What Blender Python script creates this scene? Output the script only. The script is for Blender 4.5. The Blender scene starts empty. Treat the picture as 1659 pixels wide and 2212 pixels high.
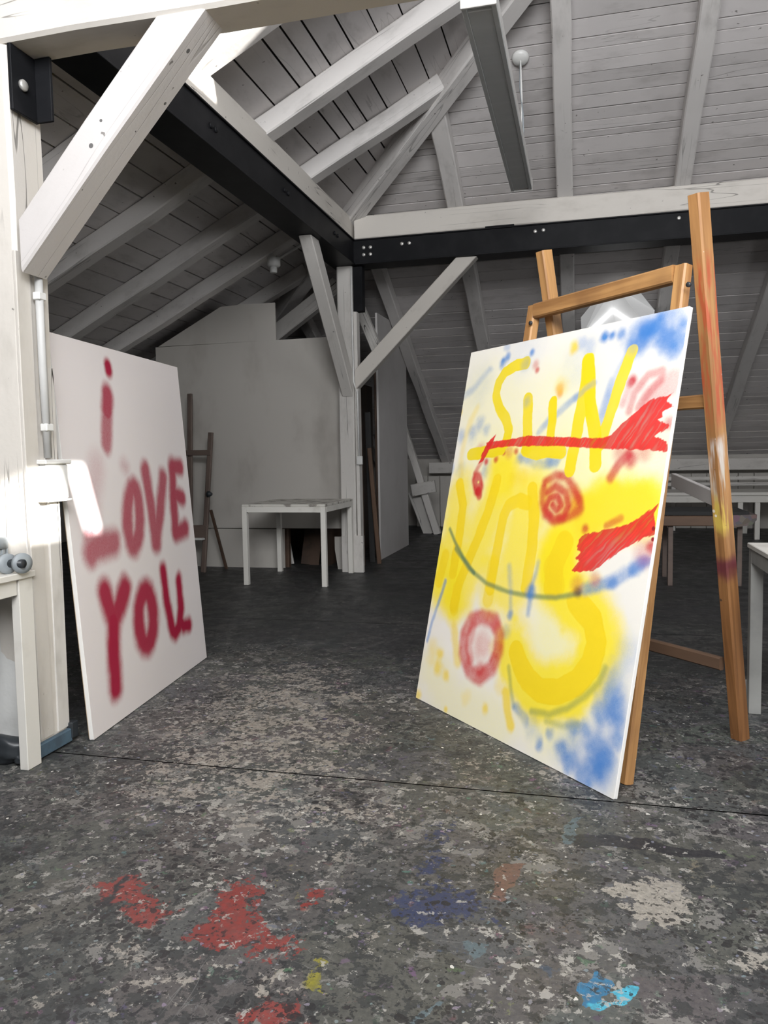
import bpy, bmesh, math, random
import numpy as np
from mathutils import Vector, Matrix, Quaternion
random.seed(7)
rng = np.random.default_rng(7)
SC = bpy.context.scene
COL = SC.collection

# ------------------------------------------------------------------ camera
CAM_H = 1.15
yaw, pitch, roll = 0.24914601, 0.07332753, -0.01734742
fw = Vector((-math.sin(yaw)*math.cos(pitch), math.cos(yaw)*math.cos(pitch), -math.sin(pitch)))
rt = Vector((math.cos(yaw), math.sin(yaw), 0)); up = rt.cross(fw)
r2 = math.cos(roll)*rt + math.sin(roll)*up
u2 = -math.sin(roll)*rt + math.cos(roll)*up
cd = bpy.data.cameras.new('camera'); cam = bpy.data.objects.new('camera', cd); COL.objects.link(cam)
cam.matrix_world = Matrix(((r2.x, u2.x, -fw.x, 0), (r2.y, u2.y, -fw.y, 0), (r2.z, u2.z, -fw.z, CAM_H), (0, 0, 0, 1)))
cd.sensor_fit = 'VERTICAL'; cd.sensor_height = 36.0; cd.sensor_width = 27.0
cd.lens = 1689.7/2212*36.0; cd.clip_start = 0.02; cd.clip_end = 200
SC.camera = cam

# ------------------------------------------------------------------ light
SC.view_settings.view_transform = 'Standard'; SC.view_settings.look = 'None'
SC.view_settings.gamma = 1.0; SC.view_settings.use_curve_mapping = False
SC.view_settings.exposure = 0.0
w = bpy.data.worlds.new('sky'); SC.world = w; w.use_nodes = True
bgn = w.node_tree.nodes['Background']; bgn.inputs[0].default_value = (0.62, 0.74, 1.0, 1); bgn.inputs[1].default_value = 1.2
def lamp(name, kind, loc, direction, energy, color, **kw):
    d = bpy.data.lights.new(name, kind); o = bpy.data.objects.new(name, d); COL.objects.link(o)
    o.location = loc; o.rotation_euler = Vector(direction).to_track_quat('-Z', 'Y').to_euler()
    d.energy = energy; d.color = color
    for k, v in kw.items(): setattr(d, k, v)
    return o
SUN_D = Vector((-1.0, 0.25, -0.30)).normalized()
lamp('sun', 'SUN', (12, -3, 8), SUN_D, 26.0, (1.0, 0.97, 0.92), angle=0.009)
# daylight coming in through the gable window behind the viewer; the side light is an added fill for the left roof
lamp('window_daylight', 'AREA', (0.6, -0.95, 3.45), (-0.03, 1, -0.02), 415.0, (0.985, 0.99, 1.0), shape='RECTANGLE', size=3.4, size_y=1.7)
lamp('side_fill_light', 'AREA', (6.9, 1.9, 1.85), (-1, 0.12, 0.06), 85.0, (0.985, 0.99, 1.0), shape='RECTANGLE', size=3.0, size_y=1.3)  # added fill with no known source, brightens the left slope

# ------------------------------------------------------------------ helpers
PM = {}                                            # world matrix of each parent
def link(o, parent=None, M=None):
    COL.objects.link(o)
    M = M or Matrix()
    if parent is not None:
        o.parent = parent; o.matrix_basis = PM[parent.name].inverted() @ M
    else:
        o.matrix_basis = M
    PM[o.name] = M
    return o
def tag(o, label, cat, group=None):
    o['label'] = label; o['category'] = cat
    if group: o['group'] = group
    return o
def struct(o): o['kind'] = 'structure'; return o
def thing(name, label, cat, loc=(0, 0, 0), M=None, group=None):
    o = bpy.data.objects.new(name, None); o.empty_display_size = 0.1
    link(o, None, M or Matrix.Translation(loc)); return tag(o, label, cat, group)
def mesh_obj(name, verts, faces, mat, parent=None, M=None, smooth=False):
    me = bpy.data.meshes.new(name); me.from_pydata([tuple(v) for v in verts], [], faces); me.update()
    if mat: me.materials.append(MAT[mat] if isinstance(mat, str) else mat)
    if smooth: me.polygons.foreach_set('use_smooth', [True]*len(me.polygons))
    return link(bpy.data.objects.new(name, me), parent, M)
def bm_obj(name, bm, mat, parent=None, M=None, smooth=False):
    me = bpy.data.meshes.new(name); bmesh.ops.recalc_face_normals(bm, faces=bm.faces[:]); bm.to_mesh(me); bm.free()
    me.materials.append(MAT[mat])
    if smooth: me.polygons.foreach_set('use_smooth', [True]*len(me.polygons))
    return link(bpy.data.objects.new(name, me), parent, M)
BOXF = [(0, 3, 2, 1), (4, 5, 6, 7), (0, 1, 5, 4), (1, 2, 6, 5), (2, 3, 7, 6), (3, 0, 4, 7)]
def boxv(x0, x1, y0, y1, z0, z1):
    return [(x0, y0, z0), (x1, y0, z0), (x1, y1, z0), (x0, y1, z0), (x0, y0, z1), (x1, y0, z1), (x1, y1, z1), (x0, y1, z1)]
def box(name, x0, x1, y0, y1, z0, z1, mat, parent=None, bev=0.003, PW=None):
    """box given in world coordinates (or in the frame PW); origin at the middle of its base"""
    c = Vector(((x0+x1)/2, (y0+y1)/2, z0)); bm = bmesh.new()
    vs = [bm.verts.new(Vector(v)-c) for v in boxv(x0, x1, y0, y1, z0, z1)]
    for f in BOXF: bm.faces.new([vs[i] for i in f])
    if bev: bmesh.ops.bevel(bm, geom=bm.edges[:], offset=min(bev, 0.3*min(x1-x0, y1-y0, z1-z0)), segments=1, affect='EDGES')
    M = Matrix.Translation(c)
    if PW is not None: M = PW @ M
    return bm_obj(name, bm, mat, parent, M)
def frame_to(p0, p1, upv=(0, 0, 1)):
    p0 = Vector(p0); x = (Vector(p1)-p0).normalized(); z = Vector(upv); z = (z - x*z.dot(x))
    if z.length < 1e-4: z = Vector((0, 1, 0)) - x*x.y
    z.normalize(); y = z.cross(x)
    return Matrix(((x.x, y.x, z.x, p0.x), (x.y, y.y, z.y, p0.y), (x.z, y.z, z.z, p0.z), (0, 0, 0, 1)))
def timber(name, p0, p1, wd, h, mat, parent=None, upv=(0, 0, 1), jit=0.004, ch=0.008, seg=None, PW=None, cut0=0.0, cut1=0.0):
    """hewn timber along p0-p1: chamfered section wd (sideways) x h (upwards), slightly wavy; cut0/cut1 skew the ends"""
    if PW is not None: p0 = PW @ Vector(p0); p1 = PW @ Vector(p1); upv = PW.to_3x3() @ Vector(upv)
    L = (Vector(p1)-Vector(p0)).length
    seg = seg or max(1, min(14, int(L/0.45)))
    a, b = wd/2, h/2; c = min(ch, wd*0.2, h*0.2)
    sec = [(-a+c, -b), (a-c, -b), (a, -b+c), (a, b-c), (a-c, b), (-a+c, b), (-a, b-c), (-a, -b+c)]
    V = []; F = []; n = len(sec)
    for i in range(seg+1):
        t = i/seg; jy, jz = (random.uniform(-jit, jit), random.uniform(-jit, jit))
        sc = 1+random.uniform(-jit, jit)*2
        for (y, z) in sec:
            x = t*L + (cut0*z*(1-t)) + (cut1*z*t)
            V.append((x, y*sc+jy, z*sc+jz))
    for i in range(seg):
        for j in range(n):
            k = (j+1) % n
            F.append((i*n+j, (i+1)*n+j, (i+1)*n+k, i*n+k))
    F.append(tuple(range(n))); F.append(tuple(reversed(range(seg*n, seg*n+n))))
    return mesh_obj(name, V, F, mat, parent, frame_to(p0, p1, upv))
def prism(name, poly, depth, mat, M, parent=None):
    """polygon in local x,z extruded from y=0 to y=depth"""
    n = len(poly); V = [(x, 0, z) for x, z in poly]+[(x, depth, z) for x, z in poly]
    F = [tuple(range(n)), tuple(reversed(range(n, 2*n)))]+[(i, i+n, (i+1) % n+n, (i+1) % n) for i in range(n)]
    bm = bmesh.new(); vs = [bm.verts.new(v) for v in V]
    for f in F: bm.faces.new([vs[i] for i in f])
    return bm_obj(name, bm, mat, parent, M)
def lathe(name, prof, mat, M, parent=None, n=28, smooth=True):
    """profile (r,z) turned about local z"""
    V = []; F = []; m = len(prof)
    for i in range(n):
        a = 2*math.pi*i/n
        for r, z in prof: V.append((r*math.cos(a), r*math.sin(a), z))
    for i in range(n):
        k = (i+1) % n
        for j in range(m-1): F.append((i*m+j, k*m+j, k*m+j+1, i*m+j+1))
    F.append(tuple(i*m for i in reversed(range(n)))); F.append(tuple(i*m+m-1 for i in range(n)))
    o = mesh_obj(name, V, F, mat, parent, M, smooth); return o
def tube(name, pts, r, mat, parent=None, n=8):
    pts = [Vector(p) for p in pts]; V = []; F = []
    o0 = pts[0]
    for i, p in enumerate(pts):
        d = (pts[min(i+1, len(pts)-1)]-pts[max(i-1, 0)]).normalized()
        a = d.orthogonal().normalized() if i == 0 else (a - d*a.dot(d)).normalized()
        b = d.cross(a)
        for k in range(n):
            t = 2*math.pi*k/n; V.append(p-o0+a*math.cos(t)*r+b*math.sin(t)*r)
    for i in range(len(pts)-1):
        for k in range(n): F.append((i*n+k, i*n+(k+1) % n, (i+1)*n+(k+1) % n, (i+1)*n+k))
    F.append(tuple(reversed(range(n)))); F.append(tuple(range((len(pts)-1)*n, len(pts)*n)))
    return mesh_obj(name, V, F, mat, parent, Matrix.Translation(o0), True)

# ------------------------------------------------------------------ materials
MAT = {}
def lin(c):
    c = np.array(c, float)/255.0
    return tuple(np.where(c <= 0.04045, c/12.92, ((c+0.055)/1.055)**2.4))
class NT:
    def __init__(s, name):
        m = bpy.data.materials.new(name); m.use_nodes = True; s.m = m; s.t = m.node_tree; s.p = s.t.nodes['Principled BSDF']; MAT[name] = m
        s.tc = s.t.nodes.new('ShaderNodeTexCoord')
    def n(s, typ, **kw):
        o = s.t.nodes.new(typ)
        for k, v in kw.items(): setattr(o, k, v)
        return o
    def l(s, a, b): s.t.links.new(a, b)
    def inp(s, node, idx, val):
        if hasattr(val, 'is_linked') or isinstance(val, bpy.types.NodeSocket): s.l(val, node.inputs[idx])
        else: node.inputs[idx].default_value = val
    def coord(s, scale=(1, 1, 1), which='Object', loc=(0, 0, 0), rnd=False):
        mp = s.n('ShaderNodeMapping'); mp.inputs['Scale'].default_value = scale; s.l(s.tc.outputs[which], mp.inputs['Vector'])
        if rnd:
            oi = s.n('ShaderNodeObjectInfo'); mm = s.n('ShaderNodeMath', operation='MULTIPLY'); s.l(oi.outputs['Random'], mm.inputs[0]); mm.inputs[1].default_value = 37.0
            s.l(mm.outputs[0], mp.inputs['Location'])
        else: mp.inputs['Location'].default_value = loc
        return mp.outputs[0]
    def noise(s, vec, scale, detail=3, rough=0.55, dist=0.0, out='Fac'):
        o = s.n('ShaderNodeTexNoise'); o.inputs['Scale'].default_value = scale; o.inputs['Detail'].default_value = detail
        o.inputs['Roughness'].default_value = rough; o.inputs['Distortion'].default_value = dist; s.l(vec, o.inputs['Vector']); return o.outputs[out]
    def vor(s, vec, scale, out='Distance', feature='F1', rand=1.0):
        o = s.n('ShaderNodeTexVoronoi', feature=feature); o.inputs['Scale'].default_value = scale; o.inputs['Randomness'].default_value = rand; s.l(vec, o.inputs['Vector']); return o.outputs[out]
    def ramp(s, fac, a, b, lo=0.0, hi=1.0, smooth=True):
        o = s.n('ShaderNodeMapRange'); o.interpolation_type = 'SMOOTHSTEP' if smooth else 'LINEAR'
        s.inp(o, 0, fac); o.inputs[1].default_value = a; o.inputs[2].default_value = b; o.inputs[3].default_value = lo; o.inputs[4].default_value = hi; return o.outputs[0]
    def math(s, op, a, b=0.0, c=0.0):
        o = s.n('ShaderNodeMath', operation=op); s.inp(o, 0, a); s.inp(o, 1, b)
        if op in ('MULTIPLY_ADD',): s.inp(o, 2, c)
        return o.outputs[0]
    def mix(s, fac, a, b, blend='MIX'):
        o = s.n('ShaderNodeMix', data_type='RGBA', blend_type=blend); s.inp(o, 0, fac)
        for i, v in ((6, a), (7, b)):
            if isinstance(v, bpy.types.NodeSocket): s.l(v, o.inputs[i])
            else: o.inputs[i].default_value = (*v[:3], 1)
        return o.outputs[2]
    def bump(s, h, strength=0.3, dist=0.01):
        o = s.n('ShaderNodeBump'); o.inputs['Strength'].default_value = strength; o.inputs['Distance'].default_value = dist; s.l(h, o.inputs['Height']); s.l(o.outputs[0], s.p.inputs['Normal'])
    def col(s, c, rough=0.6, metal=0.0):
        if isinstance(c, bpy.types.NodeSocket): s.l(c, s.p.inputs['Base Color'])
        else: s.p.inputs['Base Color'].default_value = (*c[:3], 1)
        s.inp(s.p, 'Roughness', rough); s.p.inputs['Metallic'].default_value = metal

def white_timber(name, base, dirt, crack=1.0, spots=0.0, vary=0.10, dirt_amt=0.55):
    """white-painted old timber: long drying cracks, grime, brushy relief; grain along local x"""
    s = NT(name)
    v = s.coord((0.35, 7, 7), rnd=True); v2 = s.coord((1, 2.2, 2.2), rnd=True); v3 = s.coord((1, 1, 1), rnd=True)
    grime = s.ramp(s.noise(v2, 2.6, 4, 0.65), 0.48, 0.78)
    fine = s.noise(v3, 38, 3, 0.6)
    c = s.mix(s.math('MULTIPLY', grime, dirt_amt), base, dirt)
    oi = s.n('ShaderNodeObjectInfo'); val = s.ramp(oi.outputs['Random'], 0, 1, 1-vary, 1.0, False)
    hs = s.n('ShaderNodeHueSaturation'); s.l(val, hs.inputs['Value']); s.l(c, hs.inputs['Color']); c = hs.outputs[0]
    ridge = s.math('ABSOLUTE', s.math('SUBTRACT', s.noise(v, 1.3, 2, 0.5, 0.4), 0.5))
    line = s.ramp(ridge, 0.002, 0.007, 1, 0)
    mask = s.ramp(s.noise(v3, 1.1, 2), 0.47, 0.56)
    cr = s.math('MULTIPLY', s.math('MULTIPLY', line, mask), crack)
    c = s.mix(cr, c, (0.03, 0.028, 0.025))
    chip = s.ramp(s.noise(v3, 26, 2, 0.5), 0.73, 0.77)
    c = s.mix(s.math('MULTIPLY', chip, 0.75), c, (0.10, 0.09, 0.08))
    if spots:
        d = s.vor(v3, 17); r = s.ramp(s.noise(v3, 7, 1), 0.5, 0.75, 0.02, 0.16*spots)
        sp = s.math('LESS_THAN', d, r); c = s.mix(s.math('MULTIPLY', sp, 0.85), c, (0.04, 0.04, 0.04))
    s.col(c, 0.62)
    h = s.math('ADD', s.math('MULTIPLY', fine, 0.35), s.math('MULTIPLY', cr, -1.5)); s.bump(h, 0.35, 0.006)
    return s
white_timber('timber_white', (0.66, 0.635, 0.60), (0.36, 0.34, 0.31))
white_timber('timber_warm', (0.64, 0.605, 0.555), (0.42, 0.39, 0.345), crack=0.6, dirt_amt=0.5)
white_timber('timber_strut', (0.62, 0.59, 0.575), (0.50, 0.48, 0.46), crack=0.25, spots=1.2, dirt_amt=0.35)
white_timber('rafter_paint', (0.69, 0.665, 0.645), (0.36, 0.345, 0.33), crack=0.4)
white_timber('board_paint', (0.64, 0.61, 0.60), (0.30, 0.28, 0.265), crack=0.25, vary=0.16, dirt_amt=0.45)

def simple(name, base, dark=None, scale=8, rough=0.6, metal=0.0, amt=0.5, bump=0.15, stretch=(1, 1, 1), lo=0.4, hi=0.7):
    s = NT(name); v = s.coord(stretch)
    f = s.ramp(s.noise(v, scale, 4, 0.6), lo, hi)
    c = s.mix(s.math('MULTIPLY', f, amt), base, dark or tuple(x*0.6 for x in base[:3])); s.col(c, rough, metal)
    if bump: s.bump(s.noise(v, scale*6, 3), bump, 0.004)
    return s
simple('steel_black', (0.010, 0.0105, 0.012), (0.018, 0.018, 0.02), 5, 0.45, 0.0, 0.7, 0.05)
MAT['steel_black'].node_tree.nodes['Principled BSDF'].inputs['Specular IOR Level'].default_value = 0.08
simple('bolt', (0.62, 0.61, 0.58), None, 30, 0.4, 0.6, 0.4, 0)
simple('underlay', (0.05, 0.045, 0.04), None, 3, 0.9)
simple('partition_paint', (0.52, 0.495, 0.455), (0.30, 0.27, 0.235), 2.2, 0.6, 0, 0.55, 0.12, (1, 1, 0.55), 0.5, 0.8)
simple('panel_white', (0.56, 0.54, 0.53), (0.46, 0.44, 0.43), 2.0, 0.55, 0, 0.5, 0.05)
simple('plaster', (0.66, 0.665, 0.65), (0.42, 0.42, 0.41), 3.0, 0.75, 0, 0.5, 0.5, (1, 1, 1), 0.5, 0.75)
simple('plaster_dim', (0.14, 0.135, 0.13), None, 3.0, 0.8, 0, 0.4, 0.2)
simple('table_paint', (0.70, 0.68, 0.63), (0.42, 0.39, 0.34), 5, 0.5, 0, 0.45, 0.08, (1, 1, 1), 0.52, 0.75)
simple('table_grey', (0.40, 0.40, 0.38), (0.24, 0.24, 0.23), 5, 0.5, 0, 0.5, 0.08)
simple('table_top_worn', (0.62, 0.60, 0.55), (0.16, 0.14, 0.12), 9, 0.5, 0, 0.8, 0.1, (1, 1, 1), 0.50, 0.62)
simple('plastic_white', (0.72, 0.72, 0.70), None, 6, 0.4, 0, 0.2, 0)
simple('conduit_grey', (0.50, 0.50, 0.49), None, 6, 0.5, 0, 0.2, 0)
simple('plastic_grey', (0.30, 0.33, 0.35), None, 6, 0.45, 0, 0.4, 0)
simple('plastic_black', (0.03, 0.035, 0.04), None, 6, 0.4, 0, 0.4, 0)
simple('lamp_housing', (0.70, 0.69, 0.66), None, 4, 0.4, 0, 0.2, 0)
simple('lamp_diffuser', (0.58, 0.60, 0.59), (0.66, 0.675, 0.67), 3, 0.25, 0, 0.5, 0, (1, 4, 1))
simple('skirting_blue', (0.075, 0.125, 0.17), (0.05, 0.07, 0.09), 14, 0.5, 0, 0.7, 0.1)
simple('dark_wood', (0.085, 0.05, 0.032), (0.03, 0.02, 0.014), 4, 0.65, 0, 0.7, 0.15, (1, 1, 0.2))
simple('brown_wood', (0.13, 0.075, 0.045), (0.055, 0.033, 0.022), 5, 0.6, 0, 0.6, 0.15, (0.25, 1, 1))
simple('old_easel_wood', (0.15, 0.11, 0.09), (0.07, 0.05, 0.045), 8, 0.6, 0, 0.6, 0.1, (0.25, 1, 1))
simple('void_dark', (0.03, 0.03, 0.03), None, 4, 0.9, 0, 0.4, 0)
simple('label_white', (0.75, 0.75, 0.73), None, 4, 0.5, 0, 0.1, 0)
simple('canvas_cloth', (0.80, 0.785, 0.75), (0.74, 0.72, 0.68), 6, 0.75, 0, 0.5, 0)
simple('raw_bar', (0.45, 0.32, 0.2), None, 6, 0.7, 0, 0.5, 0.1, (0.2, 1, 1))
def pine():
    s = NT('pine'); v = s.coord((0.5, 9, 9), rnd=True); v3 = s.coord((1, 1, 1), rnd=True); vo = s.coord((1, 1, 1))
    g = s.noise(v, 3.0, 4, 0.6, 0.8)
    c = s.mix(s.ramp(g, 0.3, 0.7), (0.50, 0.27, 0.10), (0.30, 0.145, 0.05))
    c = s.mix(s.math('MULTIPLY', s.ramp(s.noise(v3, 3.5, 3), 0.5, 0.75), 0.5), c, (0.18, 0.085, 0.035))
    sp = s.math('LESS_THAN', s.vor(v3, 22), s.ramp(s.noise(v3, 9, 1), 0.55, 0.8, 0.0, 0.18)); c = s.mix(s.math('MULTIPLY', sp, 0.8), c, (0.05, 0.03, 0.02))
    fl = s.math('LESS_THAN', s.vor(v3, 31), s.ramp(s.noise(v3, 6, 1), 0.58, 0.8, 0.0, 0.2)); c = s.mix(s.math('MULTIPLY', fl, 0.8), c, (0.7, 0.65, 0.55))
    s.col(c, 0.5); s.bump(g, 0.15, 0.003); return s
pine()
def pine_smeared():
    """the rear leg with dried paint along one face: red streak, a white and yellow run, a plum patch (local x = up the leg)"""
    s = NT('pine_smeared'); v = s.coord((0.5, 9, 9)); v3 = s.coord(); g = s.noise(v, 3.0, 4, 0.6, 0.8)
    c = s.mix(s.ramp(g, 0.3, 0.7), (0.46, 0.235, 0.085), (0.27, 0.125, 0.042))
    sx = s.n('ShaderNodeSeparateXYZ'); s.l(s.coord(), sx.inputs[0]); X = sx.outputs[0]; Yc = sx.outputs[1]; Z = sx.outputs[2]
    wob = s.math('MULTIPLY_ADD', s.noise(v3, 9, 3), 0.10, -0.05)
    c = s.mix(s.ramp(s.math('ADD', X, wob), 0.5, 1.1, 0.75, 0.0), c, s.mix(s.ramp(g, 0.3, 0.7), (0.21, 0.085, 0.028), (0.11, 0.043, 0.015)))
    xw = s.math('ADD', X, wob)
    def band(a, b, e=0.03): return s.math('MULTIPLY', s.ramp(xw, a-e, a+e), s.ramp(xw, b-e, b+e, 1, 0))
    nz = s.ramp(s.noise(s.coord((3, 30, 30)), 1.5, 3), 0.42, 0.58)
    c = s.mix(s.math('MULTIPLY', band(1.28, 1.85, 0.05), s.math('MULTIPLY', nz, 0.85)), c, (0.42, 0.075, 0.03))
    c = s.mix(s.math('MULTIPLY', band(1.08, 1.20), s.math('MULTIPLY', nz, 0.8)), c, (0.62, 0.60, 0.57))
    c = s.mix(s.math('MULTIPLY', band(0.98, 1.10), s.math('MULTIPLY', nz, 0.8)), c, (0.55, 0.52, 0.45))
    c = s.mix(s.math('MULTIPLY', band(0.86, 0.99), s.math('MULTIPLY', nz, 0.9)), c, (0.58, 0.42, 0.08))
    c = s.mix(s.math('MULTIPLY', band(0.68, 0.75), 0.85), c, (0.10, 0.012, 0.03))
    fl = s.math('LESS_THAN', s.vor(v3, 30), s.ramp(s.noise(v3, 6, 1), 0.55, 0.8, 0.0, 0.22)); c = s.mix(s.math('MULTIPLY', fl, 0.8), c, (0.7, 0.65, 0.55))
    sp = s.math('LESS_THAN', s.vor(v3, 19), s.ramp(s.noise(v3, 9, 1), 0.55, 0.8, 0.0, 0.18)); c = s.mix(s.math('MULTIPLY', sp, 0.8), c, (0.04, 0.03, 0.02))
    s.col(c, 0.5); s.bump(g, 0.15, 0.003)
pine_smeared()
def palette_edge():
    s = NT('paint_crusted'); v = s.coord((1, 1, 1))
    vc = s.vor(v, 22, 'Color'); c = s.mix(0.72, vc, (0.30, 0.15, 0.08)); hs = s.n('ShaderNodeHueSaturation'); hs.inputs['Saturation'].default_value = 0.6; hs.inputs['Value'].default_value = 0.30; s.l(c, hs.inputs['Color']); s.col(hs.outputs[0], 0.5)
palette_edge()
def glow():
    s = NT('lamp_glow'); s.col((0.62, 0.62, 0.615), 0.5); s.p.inputs['Emission Color'].default_value = (1, 1, 1, 1); s.p.inputs['Emission Strength'].default_value = 0.20
    s2 = NT('lamp_tube'); s2.col((0.9, 0.9, 0.9), 0.5); s2.p.inputs['Emission Color'].default_value = (1, 1, 1, 1); s2.p.inputs['Emission Strength'].default_value = 2.2
glow()
def painted():
    s = NT('painted_cloth'); a = s.n('ShaderNodeVertexColor', layer_name='paint'); v = s.coord()
    g = s.noise(v, 700, 2, 0.5); c = s.mix(0.12, a.outputs['Color'], s.mix(g, (0.55, 0.55, 0.55), (1, 1, 1)), 'MULTIPLY')
    s.col(c, 0.62); s.bump(s.noise(v, 500, 1), 0.08, 0.001)
painted()
def floor_mat():
    """workshop boards under years of drips: grey worn paint in irregular flakes, dark and pale drops, scuffs; big colour patches come from the 'paint' attribute"""
    s = NT('floor_paint'); v = s.coord(which='Object')
    vw = s.n('ShaderNodeVectorMath', operation='ADD'); nz = s.noise(v, 22, 3, 0.6, out='Color'); sc = s.n('ShaderNodeVectorMath', operation='SCALE'); sc.inputs['Scale'].default_value = 0.03
    s.l(nz, sc.inputs[0]); s.l(v, vw.inputs[0]); s.l(sc.outputs[0], vw.inputs[1]); vv = vw.outputs[0]
    at = s.n('ShaderNodeVertexColor', layer_name='paint')
    big = s.noise(v, 1.1, 3, 0.55); fine = s.noise(v, 60, 5, 0.7); mid = s.noise(v, 7, 4, 0.6)
    off = lambda k: s.coord(loc=(k*3.7, k*1.9, k*0.7))
    hue = s.vor(off(5), 3.2, 'Color'); hs = s.n('ShaderNodeHueSaturation'); hs.inputs['Saturation'].default_value = 0.35; hs.inputs['Value'].default_value = 0.17; s.l(hue, hs.inputs['Color'])
    c = s.mix(s.ramp(fine, 0.3, 0.7), (0.050, 0.053, 0.052), (0.096, 0.096, 0.090))
    c = s.mix(0.16, c, hs.outputs[0])
    # flakes of older and newer paint: each layer a thresholded noise of its own
    def flake(c, k, scale, thr, colr, op, bias=0.0, soft=0.018):
        n_ = s.noise(off(k), scale, 6, 0.68, 0.3); b = s.math('MULTIPLY_ADD', big, bias, -0.5*bias)
        return s.mix(s.ramp(s.math('ADD', n_, b), thr, thr+soft, 0, op), c, colr)
    c = flake(c, 1, 11, 0.555, (0.185, 0.18, 0.168), 0.8, 0.3)
    c = flake(c, 2, 16, 0.55, (0.034, 0.037, 0.038), 0.8, -0.35)
    h2 = s.n('ShaderNodeHueSaturation'); h2.inputs['Saturation'].default_value = 0.6; h2.inputs['Value'].default_value = 0.20; s.l(s.vor(off(9), 9, 'Color'), h2.inputs['Color'])
    c = flake(c, 3, 21, 0.60, h2.outputs[0], 0.55)
    # large patches of colour
    e = s.math('ADD', s.math('MULTIPLY', s.noise(off(4), 30, 5, 0.7), 0.6), s.math('MULTIPLY', mid, 0.4))
    th = s.math('SUBTRACT', at.outputs['Alpha'], s.ramp(e, 0.36, 0.64, 0.0, 1.0, False))
    tint = s.mix(s.ramp(fine, 0.3, 0.7, 0.0, 0.45), at.outputs['Color'], (0.05, 0.05, 0.05))
    c = s.mix(s.math('MULTIPLY', s.ramp(th, -0.02, 0.05), 0.9), c, tint)
    c = flake(c, 6, 26, 0.60, (0.36, 0.35, 0.32), 0.75, 0.35)
    c = flake(c, 7, 40, 0.585, (0.024, 0.025, 0.027), 0.8, -0.2)
    c = flake(c, 12, 17, 0.60, (0.030, 0.032, 0.034), 0.8)
    # drops, clustered
    cl = s.ramp(s.noise(off(8), 2.6, 3, 0.6), 0.38, 0.56)
    for scv, r1, dark in ((30, 0.50, (0.020, 0.020, 0.022)), (55, 0.55, (0.026, 0.024, 0.026)), (95, 0.50, (0.03, 0.03, 0.03))):
        rr = s.math('MULTIPLY', s.ramp(s.noise(v, scv*0.4, 2, 0.6), 0.44, 0.66, 0.0, r1), cl)
        c = s.mix(s.math('MULTIPLY', s.math('LESS_THAN', s.vor(vv, scv), rr), 0.85), c, dark)
    for scv, thr, sat, val, r1 in ((24, 0.80, 0.5, 0.18, 0.34), (48, 0.78, 0.3, 0.26, 0.34)):
        o = s.n('ShaderNodeTexVoronoi'); o.inputs['Scale'].default_value = scv; s.l(vv, o.inputs['Vector'])
        h3 = s.n('ShaderNodeHueSaturation'); h3.inputs['Saturation'].default_value = sat; h3.inputs['Value'].default_value = val; s.l(o.outputs['Color'], h3.inputs['Color'])
        sxx = s.n('ShaderNodeSeparateColor'); s.l(o.outputs['Color'], sxx.inputs[0])
        c = s.mix(s.math('MULTIPLY', s.math('LESS_THAN', o.outputs['Distance'], s.ramp(sxx.outputs[2], thr, 1.0, 0.0, r1, False)), 0.7), c, h3.outputs[0])
    for scv, thr, r1 in ((14, 0.93, 0.13), (37, 0.92, 0.2)):
        o = s.n('ShaderNodeTexVoronoi'); o.inputs['Scale'].default_value = scv; s.l(vv, o.inputs['Vector'])
        sxx = s.n('ShaderNodeSeparateColor'); s.l(o.outputs['Color'], sxx.inputs[0])
        c = s.mix(s.math('LESS_THAN', o.outputs['Distance'], s.ramp(sxx.outputs[0], thr, 1.0, 0.0, r1, False)), c, (0.55, 0.54, 0.50))
    # the floor is paler near the canvases and darker further in
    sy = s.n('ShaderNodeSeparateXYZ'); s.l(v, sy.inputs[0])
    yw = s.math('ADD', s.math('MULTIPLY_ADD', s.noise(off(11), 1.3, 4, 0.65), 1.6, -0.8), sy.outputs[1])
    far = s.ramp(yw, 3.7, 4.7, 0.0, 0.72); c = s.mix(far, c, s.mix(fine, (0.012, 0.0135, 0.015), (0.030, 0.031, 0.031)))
    # hairline scratches
    for rot in ((1, 26, 1), (22, 1.5, 1), (9, 12, 1)):
        ridge = s.math('ABSOLUTE', s.math('SUBTRACT', s.noise(s.coord(rot), 0.5, 2, 0.5), 0.5))
        c = s.mix(s.math('MULTIPLY', s.math('MULTIPLY', s.ramp(ridge, 0.0006, 0.0022, 1, 0), s.ramp(s.noise(v, 2.3, 2), 0.54, 0.62)), 0.3), c, (0.30, 0.30, 0.29))
    s.col(c, s.ramp(mid, 0.3, 0.7, 0.42, 0.62)); s.bump(s.math('ADD', fine, s.math('MULTIPLY', mid, 0.6)), 0.22, 0.004)
floor_mat()

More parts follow.
